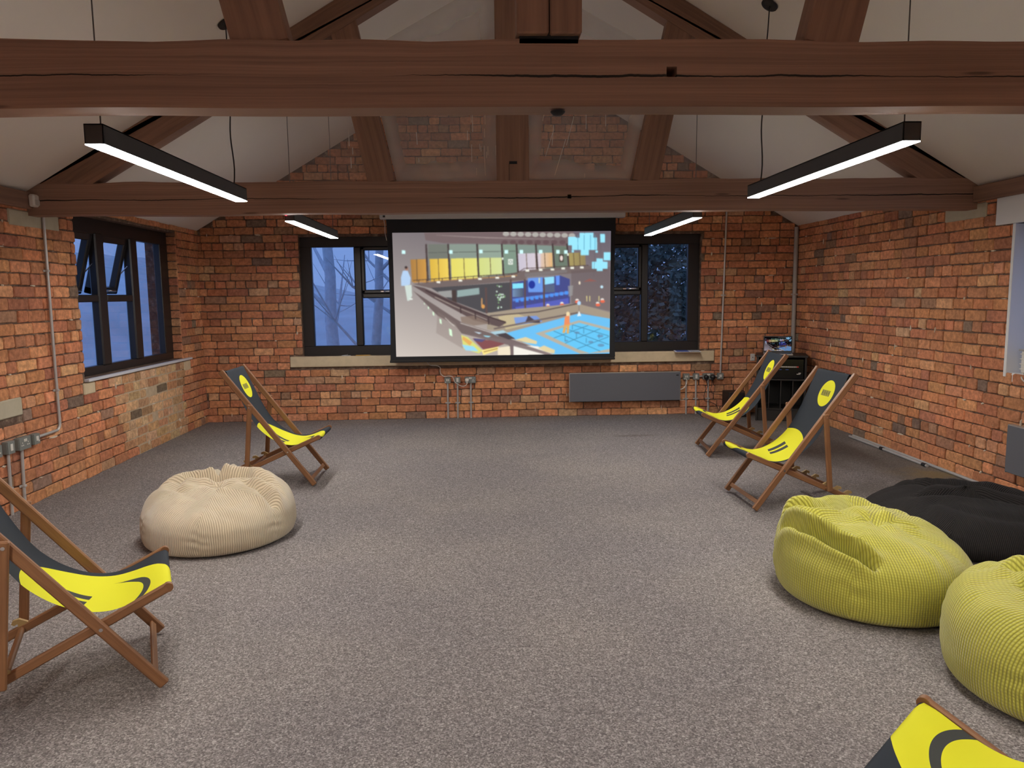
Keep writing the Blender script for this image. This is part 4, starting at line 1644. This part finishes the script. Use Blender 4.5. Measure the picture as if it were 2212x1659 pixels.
# ------------------------------------------------------------------ beanbags
def beanbag(name, loc, rx, ry, hgt, rot, mat, label, seed, folds, lean=(0, 0), nseam=6, puff=.075, crown=(0, 0), prof=None):
    """bag of beads: floor contact, bulging side, slumped top with creases"""
    NU, NV = 200, 96
    prof = prof or [(.0, .0), (.74, .0), (.88, .012), (.96, .07), (1.0, .22), (1.0, .42), (.975, .62), (.91, .79), (.80, .90), (.62, .965), (.38, .985), (.16, .98), (.0, .97)]
    PQ, ps = resample(prof, NV + 1)
    vs_ = []
    so = Vector((seed * 3.1, seed * 1.7, 0))
    for j in range(NV + 1):
        rr, zz = PQ[j]
        rr = max(rr, 0)
        low = min(1, zz * 4)
        topw = max(0.0, min(1.0, (zz - .5) / .4))
        for i in range(NU):
            th = 2 * PI * i / NU
            c, s = math.cos(th), math.sin(th)
            x, y = rr * c, rr * s
            n1 = noise.noise(Vector((x * 1.2, y * 1.2, zz * .8)) + so)
            wx = x + .35 * noise.noise(Vector((x * 1.5, y * 1.5, 3)) + so)
            wy = y + .35 * noise.noise(Vector((x * 1.5, y * 1.5, 9)) + so)
            bil = abs(noise.noise(Vector((wx * 2.1, wy * 2.1, zz)) + so * 2))
            bil2 = abs(noise.noise(Vector((wx * 4.6, wy * 4.6, zz * 2)) + so * 3))
            dr = .05 * n1 * low
            dz = topw * (.09 * n1 + puff * (2.2 * min(bil, .35) - .45) + puff * .35 * (bil2 - .25)) + (lean[0] * x + lean[1] * y) * zz
            for (pts, wd, dp) in folds:
                best = (9, 0, 0)
                tot = len(pts) - 1
                for q in range(tot):
                    (ax, ay), (bx, by) = pts[q], pts[q + 1]
                    vx, vy = bx - ax, by - ay
                    L2 = vx * vx + vy * vy
                    t_ = max(0, min(1, ((x - ax) * vx + (y - ay) * vy) / L2))
                    ex, ey = x - ax - t_ * vx, y - ay - t_ * vy
                    dd = math.hypot(ex, ey)
                    if dd < best[0]:
                        best = (dd, (q + t_) / tot, (vx * ey - vy * ex))
                dd, t_, sd = best
                dd += .02 * n1
                e_ = max(0.0, 1 - abs(2 * t_ - 1) ** 4)
                wz = min(1, max(0, (zz - .3) / .3))
                v_ = math.exp(-abs(dd / wd) ** 1.3)
                lip = math.exp(-((dd - wd * 2.0) / (wd * 1.3)) ** 2) * (1.0 if sd > 0 else .55)
                dz += (-dp * v_ + dp * .6 * lip) * e_ * wz
                dr += (-.30 * dp * v_ + .18 * dp * lip) * e_ * wz * (1 if rr > .5 else 0)
            # gathered crown where the panels meet
            q_ = math.hypot(x - crown[0], y - crown[1])
            dz += topw * (-.06 * math.exp(-(q_ / .12) ** 2) + .035 * math.exp(-((q_ - .17) / .09) ** 2) * (1 + .7 * math.sin(th * 5 + 4 * n1)))
            side = max(0.0, 1 - abs(zz - .45) / .5)
            for q in range(nseam):
                ph = 2 * PI * q / nseam + .3 * seed
                da = (th - ph + PI) % (2 * PI) - PI
                w_ = math.exp(-(da / .14) ** 2)
                dr += side * w_ * (-.008 + .008 * math.sin(zz * 38 + 7 * n1 + seed + (2 if da > 0 else 0)))
                dr -= side * .010 * math.exp(-(da / .022) ** 2)
            z = max(0.0, zz + dz) if j > 1 and zz > .004 else 0.0
            vs_.append(((x + dr * c) * rx, (y + dr * s) * ry, z * hgt))
    fs, uvs = [], []
    sc_ = (rx + ry) / 2
    for j in range(NV):
        for i in range(NU):
            k = (i + 1) % NU
            fs.append((j * NU + i, j * NU + k, (j + 1) * NU + k, (j + 1) * NU + i))
            tm = 2 * PI * (i + .5) / NU
            q = round((tm - .3 * seed) / (2 * PI / nseam) - .5) + .5
            tcn = q * 2 * PI / nseam + .3 * seed
            u_ = []
            for (jj, ii) in ((j, i), (j, i + 1), (j + 1, i + 1), (j + 1, i)):
                rr = max(PQ[jj][0], 0)
                u_.append(((2 * PI * ii / NU - tcn) * rr * sc_, ps[jj] * sc_))
            uvs.append(u_)
    b = MB()
    b.add(vs_, fs, uvs, 0, True, Matrix.Rotation(rot, 4, 'Z'))
    o = b.build(name, mat, None, recalc=True)
    o.location = (loc[0], loc[1], .001)
    return tag(o, label, 'beanbag', 'corduroy beanbags')


beanbag('beanbag', (-1.68, 4.66), .455, .465, .325, .0, M_BEIGE, 'beige corduroy beanbag slumped on the carpet at left', 2,
        [([(-.85, .05), (-.45, .22), (-.05, .18), (.3, .22), (.8, -.05)], .055, .30), ([(-.15, .9), (-.12, .5), (-.08, .22)], .05, .22),
         ([(.25, .1), (.6, -.1), (.88, -.35)], .05, .20), ([(-.5, .2), (-.55, -.1), (-.3, -.2)], .06, .10)], (-.03, .20), 6, .05, (-.02, .05))
beanbag('beanbag', (1.915, 3.50), .448, .46, .372, .0, M_LIME, 'lime green corduroy beanbag with a deep fold, beside the dark beanbag', 5,
        [([(-.92, .28), (-.82, -.12), (-.64, -.46), (-.36, -.80)], .036, .40), ([(-.85, .42), (-.55, .25), (-.3, .3)], .05, .26),
         ([(-.35, .3), (.0, .5), (.35, .55)], .07, .18), ([(.1, .1), (.5, -.1)], .06, .08)], (-.10, .20), 5, .055, (.05, .0))
beanbag('beanbag', (2.255, 2.545), .50, .485, .385, .0, M_LIME, 'lime green corduroy beanbag cut by the right edge, nearest the viewer', 8,
        [([(-.4, .55), (-.1, .2), (.3, .1), (.7, .2)], .06, .26), ([(-.5, .2), (-.2, -.1), (.2, -.3), (.7, -.35)], .06, .20)], (.0, .08), 5, .06, (.15, .1))
beanbag('beanbag', (2.92, 4.30), .60, .54, .285, -.3, M_DARKCORD, 'black corduroy beanbag lying flat behind the lime beanbags', 11,
        [([(-.6, .3), (.0, .2), (.6, .0)], .06, .26), ([(-.3, .6), (.3, .5), (.75, .3)], .06, .22), ([(-.5, -.1), (.0, -.2), (.6, -.3)], .06, .2)], (-.06, .04), 6, .10, (.1, .1),
        [(.0, .0), (.74, .0), (.90, .02), (.98, .10), (1.0, .22), (.96, .42), (.88, .60), (.75, .76), (.58, .88), (.40, .95), (.2, .985), (.08, .99), (.0, .985)])


# ------------------------------------------------------------------ sockets, conduits, heaters
def on_wall(wall):
    return {'back': (lambda u, z, o: Vector((u, YB - o, z))),
            'left': (lambda u, z, o: Vector((XL + o, u, z))),
            'right': (lambda u, z, o: Vector((XR - o, u, z)))}[wall]


def wbox(b, P, u0, u1, z0, z1, o0, o1, bev=.002, mi=0):
    a, c = P(u0, z0, o0), P(u1, z1, o1)
    lo = [min(p, q) for p, q in zip(a, c)]
    hi = [max(p, q) for p, q in zip(a, c)]
    b.box(lo, hi, bev, mi)


def wall_box(name, wall, u, z, wd, ht, label, kind, group):
    P = on_wall(wall)
    t = thing(name, tuple(P(u, z - ht / 2, 0)), label, 'socket' if 'socket' in name else 'switch', group)
    b = MB()
    wbox(b, P, u - wd / 2, u + wd / 2, z - ht / 2, z + ht / 2, .001, .038, .004)
    b.build('back_box', M_BOXGREY, t)
    b = MB()
    wbox(b, P, u - wd / 2 + .001, u + wd / 2 - .001, z - ht / 2 + .001, z + ht / 2 - .001, .038, .043, .002)
    b.build('face_plate', M_BOXGREY, t)
    fl = -1 if wall == 'left' else 1

    def bit(nm, du, dz, w_, h_, mat=M_WHITEPLASTIC, o1=.047):
        b_ = MB()
        wbox(b_, P, u + fl * du - w_ / 2, u + fl * du + w_ / 2, z + dz - h_ / 2, z + dz + h_ / 2, .0425, o1, .0015)
        b_.build(nm, mat, t)
    if kind == 'pair':
        bit('rocker', -.008, .003, .014, .026)
        bit('rocker', .012, .003, .012, .026)
        bit('indicator', -.026, -.022, .010, .010, M_WHITEPLASTIC, .045)
    elif kind == 'rocker':
        bit('rocker', .0, .002, .026, .048)
    elif kind == 'spur':
        bit('rocker', .0, .004, .030, .034)
        bit('rocker', -.016, -.016, .018, .012)
    elif kind == 'double':
        bit('rocker', -.009, .022, .016, .020)
        bit('rocker', .009, .022, .016, .020)
        for s_ in (-1, 1):
            bit('socket_face', s_ * .034, .006, .008, .010, M_WHITEPLASTIC, .0445)
            bit('socket_face', s_ * .034 - .009, -.012, .011, .008, M_WHITEPLASTIC, .0445)
            bit('socket_face', s_ * .034 + .009, -.012, .011, .008, M_WHITEPLASTIC, .0445)
    return t


def conduit(wall, pts, label, clips=(), r=.011, m=None):
    P = on_wall(wall)
    q = [P(u, z, .018) for u, z in pts]
    t = thing('conduit_pipe', tuple(q[-1]), label, 'conduit', 'surface conduits on the brick')
    b = MB()
    b.tube(q, r, 12)
    b.build('pipe', m or M_STEEL, t)
    for (u, z) in clips:
        b = MB()
        vert = True
        wbox(b, P, u - .030, u + .030, z - .009, z + .009, .001, .010, .002)
        wbox(b, P, u - .015, u + .015, z - .009, z + .009, .004, .033, .004)
        b.build('saddle_clip', M_STEEL, t)
    return t


wall_box('switch_box', 'back', -.433, .4715, .076, .076, 'grey metal box with two white switches, leftmost below the screen', 'pair', 'boxes below the screen')
wall_box('switch_box', 'back', -.313, .4725, .070, .076, 'grey metal box with one white rocker, middle of three below the screen', 'rocker', 'boxes below the screen')
so = wall_box('double_socket', 'back', -.157, .4715, .134, .078, 'grey metal double socket below the screen with a white plug', 'double', 'boxes below the screen')
conduit('back', [(-.433, .435), (-.437, .0)], 'steel conduit rising from the floor to the leftmost box below the screen', [(-.436, .19)])
conduit('back', [(-.313, .435), (-.317, .0)], 'steel conduit rising from the floor to the middle box below the screen', [(-.316, .19)])
conduit('back', [(-.152, .435), (-.155, .0)], 'steel conduit rising from the floor to the double socket below the screen', [(-.1535, .19)])
# white plug with its lead up to the screen
wp = thing('white_plug', (-.198, YB - .06, .43), 'white plug and lead in the socket below the screen', 'plug')
b = MB()
b.lathe([(0, .04), (.017, .04), (.024, .03), (.025, 0)], Matrix.Translation((-.196, YB - .0475, .472)) @ Matrix.Rotation(PI / 2, 4, 'X'), 18)
b.box((-.206, YB - .08, .432), (-.186, YB - .056, .458), .006)
b.build('plug_body', M_WHITEPLASTIC, wp)
b = MB()
lead = [(-.196, .434), (-.206, .415), (-.235, .400), (-.27, .402), (-.31, .425), (-.347, .455), (-.358, .49), (-.372, .516), (-.41, .526), (-.47, .521), (-.508, .55), (-.52, .59), (-.512, .625), (-.535, .652), (-.59, .663), (-.632, .668), (-.655, .69), (-.668, .715)]
C2, _ = resample(lead, 60)
b.tube([(x, YB - .062 if z < .60 else YB - .062 - (z - .60) * .9, z) for x, z in C2], .0042, 8)
b.build('lead', M_WHITECORD, wp)

for u, nm, kd, lab, wd in ((2.501, 'switch_box', 'pair', 'grey metal box with a white flex, beside the wall heater', .078),
                          (2.624, 'switch_box', 'rocker', 'grey metal box with one white rocker, second from the wall heater', .076),
                          (2.775, 'double_socket', 'double', 'grey metal double socket holding two black plugs, right of the heater', .134),
                          (2.925, 'switch_box', 'spur', 'grey metal spur box at the foot of the tall steel conduit', .076)):
    wall_box(nm, 'back', u, .468, wd, .078, lab, kd, 'boxes right of the heater')
conduit('back', [(2.503, .43), (2.508, .0)], 'short steel conduit below the box next to the heater', [(2.506, .19)])
conduit('back', [(2.624, .43), (2.630, .0)], 'short steel conduit below the second box from the heater', [(2.628, .19)])
conduit('back', [(2.778, .43), (2.784, .0)], 'short steel conduit below the socket with black plugs', [(2.782, .19)])
conduit('back', [(2.965, 2.52), (2.929, .505)], 'tall steel conduit running up the back wall right of the window', [(2.948, 1.46)])
conduit('back', [(2.537, .468), (2.588, .468)], 'stub of steel conduit linking the two boxes nearest the heater', (), .009)
conduit('back', [(2.66, .468), (2.71, .468)], 'stub of steel conduit between the rocker box and the double socket', (), .009)
conduit('back', [(2.84, .468), (2.89, .468)], 'stub of steel conduit linking the black plugs to the spur box', (), .009)
# black plugs with leads
bp = thing('black_plugs', (2.775, YB - .06, .42), 'pair of black plugs with a thin black lead to the floor box', 'plug')
bp.name = 'black_plug'
bp['label'] = 'left black plug in the socket right of the heater'
b = MB()
b.lathe([(0, .045), (.02, .045), (.028, .03), (.029, 0)], Matrix.Translation((2.741, YB - .0475, .462)) @ Matrix.Rotation(PI / 2, 4, 'X'), 18)
b.box((2.728, YB - .085, .418), (2.754, YB - .055, .448), .006)
b.build('plug_body', M_BLACKPLASTIC, bp)
b = MB()
C2, _ = resample([(2.741, .42), (2.76, .36), (2.72, .25), (2.73, .17), (2.80, .15), (2.86, .12), (2.90, .06), (2.93, .012)], 40)
b.tube([(x, YB - .06, z) for x, z in C2], .0035, 8)
b.build('lead', M_CORD, bp)
b2 = thing('black_plug', (2.815, YB - .06, .42), 'right black plug in the socket, its lead running to the black floor box', 'plug')
b = MB()
b.lathe([(0, .045), (.022, .045), (.030, .03), (.031, 0)], Matrix.Translation((2.822, YB - .0475, .463)) @ Matrix.Rotation(PI / 2, 4, 'X'), 18)
b.box((2.80, YB - .085, .42), (2.83, YB - .055, .448), .006)
b.build('plug_body', M_BLACKPLASTIC, b2)
b = MB()
C2, _ = resample([(2.815, .42), (2.806, .36), (2.80, .30), (2.815, .265), (2.86, .252), (2.91, .245), (2.945, .235)], 40)
b.tube([(x, YB - .066, z) for x, z in C2], .0035, 8)
b.build('lead', M_CORD, b2)


def heater(wall, u0, u1, z0, z1, label):
    P = on_wall(wall)
    t = thing('panel_heater', tuple(P((u0 + u1) / 2, z0, .05)), label, 'heater', 'grey panel heaters')
    b = MB()
    wbox(b, P, u0 + .006, u1 - .006, z0 + .006, z1 - .006, .065, .112, .004)
    b.build('front_panel', M_HEATER, t)
    b = MB()
    wbox(b, P, u0, u1, z1 - .007, z1, .065, .105, .001)
    wbox(b, P, u0, u0 + .007, z0, z1, .065, .105, .001)
    wbox(b, P, u1 - .007, u1, z0, z1, .065, .105, .001)
    b.build('edge_trim', M_EDGE, t)
    for uu in (u0 + .2, u1 - .2):
        b = MB()
        wbox(b, P, uu - .03, uu + .03, z0 + .05, z1 - .05, .001, .066, .002)
        b.build('bracket', M_BLACKPLASTIC, t)
    return t


h1 = heater('back', 1.046, 2.412, .183, .541, 'dark grey panel heater on the back wall under the window')
b = MB()
wbox(b, on_wall('back'), 2.355, 2.385, .492, .506, .111, .116, .003)
b.build('control_knob', M_BLACKPLASTIC, h1)
b = MB()
C2, _ = resample([(2.405, .312), (2.44, .322), (2.475, .352), (2.496, .40), (2.492, .438), (2.478, .452)], 30)
b.tube([(x, YB - .075, z) for x, z in C2], .006, 8)
b.build('flex', M_WHITECORD, h1)
heater('right', 3.75, 5.116, .186, .537, 'dark grey panel heater on the right wall, cut by the photo edge')

# left wall boxes and conduits
wall_box('double_socket', 'left', 5.085, .478, .134, .086, 'grey metal socket at the very left edge, on the left wall', 'double', 'boxes on the left wall')
wall_box('switch_box', 'left', 5.252, .479, .078, .090, 'grey metal box with one white rocker on the left wall', 'rocker', 'boxes on the left wall')
wall_box('double_socket', 'left', 5.411, .479, .136, .090, 'empty grey double socket on the left wall, under the stone block', 'double', 'boxes on the left wall')
wall_box('switch_box', 'left', 5.555, .482, .074, .080, 'grey metal spur box on the left wall where the bent conduit ends', 'spur', 'boxes on the left wall')
arc = [(5.905 - .055 + .055 * math.cos(a), .545 - .055 * math.sin(a)) for a in np.linspace(0, PI / 2, 8)]
conduit('left', [(5.918, 2.17), (5.905, 1.0)] + arc + [(5.592, .487)], 'long bent steel conduit on the left wall beside the window', [(5.912, 1.72), (5.906, .80)])
conduit('left', [(5.247, .436), (5.232, .0)], 'steel conduit from the left wall rocker box down to the floor', [(5.24, .19)])
conduit('left', [(5.402, .436), (5.380, .0)], 'steel conduit from the empty double socket on the left wall to the floor', [(5.39, .17)])
conduit('left', [(5.08, .436), (5.07, .0)], 'steel conduit at the very left edge, behind the near deck chair', [])
# alarm sensor
ps_ = thing('motion_sensor', (XL + .07, 5.735, 2.175), 'white motion sensor high on the left wall by the truss end', 'sensor')
b = MB()
b.box((XL + .046, 5.69, 2.178), (XL + .092, 5.775, 2.268), .014)
b.build('sensor_body', M_WHITEPLASTIC, ps_)
b = MB()
b.box((XL + .088, 5.70, 2.19), (XL + .097, 5.765, 2.228), .004)
b.build('lens', plain('sensor_lens', (.5, .49, .46, 1), .3), ps_)
# white pipe in the back right corner
t = thing('corner_pipe', (XR - .03, YB - .04, .0), 'pale vertical pipe in the back right corner behind the laptop', 'pipe')
b = MB()
b.tube([(XR - .030, YB - .035, 2.27), (XR - .030, YB - .035, .0)], .026, 14)
b.build('pipe', plain('pale_pipe_paint', (.38, .36, .34, 1), .5, .1), t)
b = MB()
b.box((XR - .062, YB - .066, 1.45), (XR, YB, 1.47), .002)
b.build('pipe_clip', M_STEEL, t)
# light switch
t = thing('light_switch', (3.331, YB - .01, .65), 'white blank plate on the brick left of the laptop', 'switch')
b = MB()
b.box((3.304, YB - .014, .65), (3.358, YB + .012, .737), .003)
b.build('switch_plate', M_WHITEPLASTIC, t)
b = MB()
b.box((3.326, YB - .018, .688), (3.336, YB - .0138, .698), .001)
b.build('rocker', M_BLACKPLASTIC, t)
# pipes lying along the right wall
for (x, y0_, y1_, lab, r) in ((XR - .050, 1.6, 7.42, 'long steel pipe lying on the carpet along the right wall', .013),
                              (XR - .098, 6.05, 7.40, 'short steel pipe lying beside the long one by the right wall', .012)):
    t = thing('floor_pipe', (x, y0_, 0), lab, 'pipe', 'pipes along the right wall')
    b = MB()
    b.tube([(x, y0_, r + .001), (x, y1_, r + .001)], r, 12)
    b.build('pipe', M_STEEL, t)
    for yy in ((y0_ + .02, 6.75) if y0_ > 2 else (5.3,)):
        b = MB()
        b.tube([(x, yy, r + .001), (x, yy + .05, r + .001)], r + .0045, 12)
        b.build('coupling', M_BLACKPLASTIC, t)

# ------------------------------------------------------------------ cabinet corner
cb = thing('media_cabinet', (3.502, 8.60, 0), 'black open media cabinet in the back right corner holding equipment', 'cabinet')
Mc = Matrix.Translation((3.502, 8.60, 0)) @ Matrix.Rotation(math.radians(-20), 4, 'Z')
X0, X1, Y0, Y1 = -.272, .272, -.205, .205
for nm, lo, hi in (('side_panel', (X0, Y0, 0), (X0 + .022, Y1, .745)), ('side_panel', (X1 - .022, Y0, 0), (X1, Y1, .745)),
                   ('top_panel', (X0 - .01, Y0 - .01, .745), (X1 + .01, Y1, .768)), ('back_panel', (X0, Y1 - .012, 0), (X1, Y1, .745)),
                   ('shelf', (X0 + .022, Y0 + .01, .475), (X1 - .022, Y1 - .012, .495)), ('shelf', (X0 + .022, Y0 + .01, .13), (X1 - .022, Y1 - .012, .15)),
                   ('plinth', (X0 + .022, Y0 + .02, 0), (X1 - .022, Y0 + .04, .13))):
    b = MB()
    b.box(lo, hi, .002, 0, Mc)
    b.build(nm, M_BLACKWOOD, cb)
for u in (-.135, -.006, .124):
    b = MB()
    b.box((u, Y0 + .03, .15), (u + .012, Y1 - .02, .475), .001, 0, Mc)
    b.build('divider', M_BLACKWOOD, cb)
# amplifier
am = thing('amplifier', (3.502, 8.60, .495), 'black amplifier with a white lettered strip on the cabinet shelf', 'amplifier')
b = MB()
b.box((X0 + .03, Y0 + .025, .4955), (X1 - .03, Y1 - .03, .725), .006, 0, Mc)
b.build('case', M_GLOSSBLACK, am)
b = MB()
rn = random.Random(3)
u = -.19
while u < .155:
    ln = .008 + rn.random() * .012
    if not (-.03 < u < -.015):
        b.box((u, Y0 + .0225, .628), (u + ln, Y0 + .0248, .640), 0, 0, Mc)
    u += ln + .003
b.build('lettering', M_WHITEPLASTIC, am)
b = MB()
b.box((.162, Y0 + .0225, .628), (.185, Y0 + .0248, .641), 0, 0, Mc)
b.build('red_mark', M_RED, am)
b = MB()
for (u, z, ln) in ((.165, .548, .04), (.185, .560, .026)):
    b.box((u, Y0 + .0225, z), (u + ln, Y0 + .0248, z + .007), 0, 0, Mc)
b.build('badge', M_WHITEPLASTIC, am)
b = MB()
for (u, z, ln) in ((-.025, .600, .028), (.045, .600, .032)):
    b.box((u, Y0 + .0225, z), (u + ln, Y0 + .0248, z + .004), 0, 0, Mc)
b.build('display', emit('blue_display', (.2, .35, 1, 1), .25), am)
# black box on the floor
sb = thing('black_box', (3.08, 8.86, 0), 'black box on the floor left of the media cabinet', 'box')
b = MB()
b.box((2.94, 8.74, 0.001), (3.185, 9.0, .30), .008)
b.build('case', M_BLACKWOOD, sb)
b = MB()
b.box((2.955, 8.734, .02), (3.17, 8.741, .285), .003)
b.build('front_grille', M_BLACKPLASTIC, sb)
# laptop
lt = thing('laptop', (3.43, 8.52, .768), 'open laptop showing the same film scene, on the black cabinet', 'laptop')
Ml = Matrix.Translation((3.43, 8.52, .768)) @ Matrix.Rotation(-.33, 4, 'Z')
b = MB()
b.box((-.16, -.12, .0005), (.16, .10, .016), .004, 0, Ml)
b.build('base', M_EDGE, lt)
tilt = Ml @ Matrix.Translation((0, .095, .014)) @ Matrix.Rotation(-.12, 4, 'X')
b = MB()
b.box((-.16, -.004, 0), (.16, .006, .196), .004, 0, tilt)
b.build('lid', M_BLACKPLASTIC, lt)
b = MB()
b.box((-.14, -.10, .0155), (.14, .03, .018), .001, 0, Ml)
b.build('keyboard', M_BLACKPLASTIC, lt)
small = PICLIN[: 225 // 5 * 5, :].reshape(45, 5, 80, 5, 3).mean((1, 3))
small = np.clip((small - .22) * 1.25, .004, 1)
lum = small.mean(2, keepdims=True)
small = (small * .55 + lum * .45) * np.array([.95, .92, 1.15])


def PL(u, v):
    q = tilt @ Vector((-.150 + .30 * u, -.0052, .024 + .162 * v))
    return tuple(q)


picture_mesh('display', small, PL, .75, lt, 'laptop_display')

# ------------------------------------------------------------------ small things on the sills
mg = thing('magazine', (2.495, YB - .09, .784), 'blue and white magazine lying on the stone sill, right', 'magazine')
b = MB()
Mm = Matrix.Translation((2.495, YB - .035, .7845)) @ Matrix.Rotation(-.10, 4, 'Z') @ Matrix.Rotation(.05, 4, 'X')
b.box((-.15, -.115, 0), (.16, .05, .006), .001, 0, Mm)
b.build('pages', M_PAPER, mg)
b = MB()
b.box((-.13, -.113, .006), (.02, .048, .0068), 0, 0, Mm)
b.build('cover_picture', M_BLUEPRINT, mg)
b = MB()
b.box((.035, -.09, .006), (.14, -.05, .0066), 0, 0, Mm)
b.build('cover_text', M_HEATER, mg)
pc = thing('pencil', (-1.45, YB + .0, .784), 'yellow pencil on the stone sill left of the screen', 'pencil')
b = MB()
b.tube([(-1.535, YB - .004, .789), (-1.37, YB + .012, .789)], .0055, 6)
b.build('barrel', M_PENCIL, pc)
b = MB()
b.tube([(-1.37, YB + .012, .789), (-1.352, YB + .0138, .789)], [.0055, .001], 6)
b.build('tip', M_RAWWOOD, pc)
pp = MB()
pp.box((-1.705, YB - .012, .7838), (-1.60, YB + .03, .789), .001)
pp.bar((-1.69, YB + .0, .791), (-1.63, YB + .01, .800), .03, .002, (0, 1, 0), 0)
o = pp.build('paper_scrap', M_PAPER)
tag(o, 'crumpled scrap of white paper on the stone sill left of the pencil', 'paper')
# white ribbed box on the right sill with a loop of cable
wb = thing('white_box', (3.96, 5.13, RW[2]), 'white ribbed box on the right window sill with a hanging cable', 'box')
b = MB()
zb_ = RW[2] + .0125
b.box((3.885, 4.96, zb_), (4.03, 5.225, zb_ + .17), .012)
for q in range(4):
    b.box((3.882, 4.957, zb_ + .03 + q * .036), (4.033, 5.228, zb_ + .037 + q * .036), .002)
b.build('case', M_WHITEPLASTIC, wb)
b = MB()
b.box((3.875, 4.95, zb_ + .165), (4.04, 5.235, zb_ + .178), .003)
b.build('lid', M_EDGE, wb)
b = MB()
C3 = []
for i in range(30):
    s_ = i / 29
    y_ = 5.20 + .115 * math.sin(s_ * PI * .9) - s_ * .45
    C3.append((3.86 + .05 * (1 - s_) ** 3 - .035 * math.sin(s_ * PI), y_, RW[2] + .04 - .13 * s_ ** .8))
b.tube(C3, .005, 8)
b.build('cable', M_WHITECORD, wb)

# ------------------------------------------------------------------ outside at dusk
b = MB()
N = 34
gx = np.linspace(-30, 34, N)
gy = np.linspace(-8, 46, N)


def gz(x, y):
    base = -1.4
    d = max(0, y - 10.5)
    base += min(2.6, d * .30)
    dl = max(0, -x - 5.5)
    base += min(2.1, dl * .22)
    return base + .18 * noise.noise(Vector((x * .5, y * .5, 0)))


gv = [(x, y, gz(x, y)) for y in gy for x in gx]
fs = [(j * N + i, j * N + i + 1, (j + 1) * N + i + 1, (j + 1) * N + i) for j in range(N - 1) for i in range(N - 1)
      if not (-4.4 < (gx[i] + gx[i + 1]) / 2 < 4.9 and (gy[j] + gy[j + 1]) / 2 < 9.0)]
b.add(gv, fs, None, 0, True)
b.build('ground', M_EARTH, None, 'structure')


def bare_tree(x, y, h, lean, r0, seed, label, n=9):
    rn_ = random.Random(seed)
    z0_ = gz(x, y) - .1
    t_ = thing('bare_tree', (x, y, z0_), label, 'tree', 'bare trees outside')
    b_ = MB()
    trunk = [(x + lean * (q / 8) ** 1.2 * h + .08 * math.sin(q * 1.3 + seed), y, z0_ + h * q / 8) for q in range(9)]
    b_.tube(trunk, [r0 * (1 - .085 * q) for q in range(9)], 9)
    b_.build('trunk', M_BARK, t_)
    b_ = MB()
    for q in range(n):
        s_ = .2 + .75 * q / n
        k = s_ * 8
        i = int(k)
        p = Vector(trunk[i]).lerp(Vector(trunk[min(8, i + 1)]), k - i)
        a = rn_.random() * 2 * PI
        d = Vector((math.cos(a), math.sin(a) * .6, .5 + rn_.random() * .8)).normalized()
        L = h * (.18 + .2 * rn_.random())
        mid = p + d * L * .5 + Vector((0, 0, -.05 * L))
        b_.tube([p, mid, p + d * L + Vector((0, 0, .1 * L))], [r0 * .32, r0 * .2, r0 * .05], 6)
        for w__ in range(3):
            d2 = (d + Vector((rn_.gauss(0, .6), rn_.gauss(0, .4), rn_.gauss(0, .5)))).normalized()
            b_.tube([mid, mid + d2 * L * .3, mid + d2 * L * .55 + Vector((0, 0, .04))], [r0 * .12, r0 * .07, r0 * .02], 5)
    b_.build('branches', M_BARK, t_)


bare_tree(-2.55, 13.6, 6.5, -.10, .13, 3, 'bare tree with a leaning trunk outside the left pane of the back window')
bare_tree(-2.05, 12.6, 6.0, .16, .10, 5, 'thin bare tree leaning right outside the back window, left of the screen')
bare_tree(-1.55, 14.5, 7.0, -.05, .11, 9, 'upright bare tree farther up the bank, left of the screen')
bare_tree(-9.5, 13.2, 5.0, .05, .12, 12, 'bare tree with fine branches seen through the left wall window', 14)


def leafy(x, y, rx, rz, zc, seed, label, n=2600):
    rn_ = random.Random(seed)
    z0_ = gz(x, y) - .1
    t_ = thing('evergreen_tree', (x, y, z0_), label, 'tree', 'dark trees outside')
    b_ = MB()
    b_.tube([(x, y, z0_), (x + .1, y, zc)], [.16, .08], 8)
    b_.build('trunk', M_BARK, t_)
    b_ = MB()
    for q in range(n):
        a, e = rn_.random() * 2 * PI, math.acos(2 * rn_.random() - 1)
        rr = rn_.random() ** .45
        p = Vector((x + rx * rr * math.sin(e) * math.cos(a), y + rx * .7 * rr * math.sin(e) * math.sin(a), zc + rz * rr * math.cos(e)))
        d = Vector((rn_.gauss(0, 1), rn_.gauss(0, 1), rn_.gauss(0, .6))).normalized()
        s_ = d.orthogonal().normalized()
        L, wd = .07 + .07 * rn_.random(), .026 + .022 * rn_.random()
        b_.add([p, p + d * L * .5 + s_ * wd, p + d * L, p + d * L * .5 - s_ * wd], [(0, 1, 2, 3)], None, 0)
    o_ = b_.build('foliage', M_LEAF, t_, recalc=False)
    o_['kind'] = 'stuff'


leafy(3.05, 12.0, 1.45, 2.2, 1.35, 4, 'dark evergreen close outside the right pane of the back window', 11000)
leafy(2.0, 14.5, 1.6, 2.4, 1.6, 6, 'dark bushy tree outside the back window, just right of the screen', 9000)
leafy(6.6, 15.5, 1.6, 2.6, 2.2, 8, 'dark tree farther right up the bank outside the back window', 3500)
bpy.context.view_layer.update()
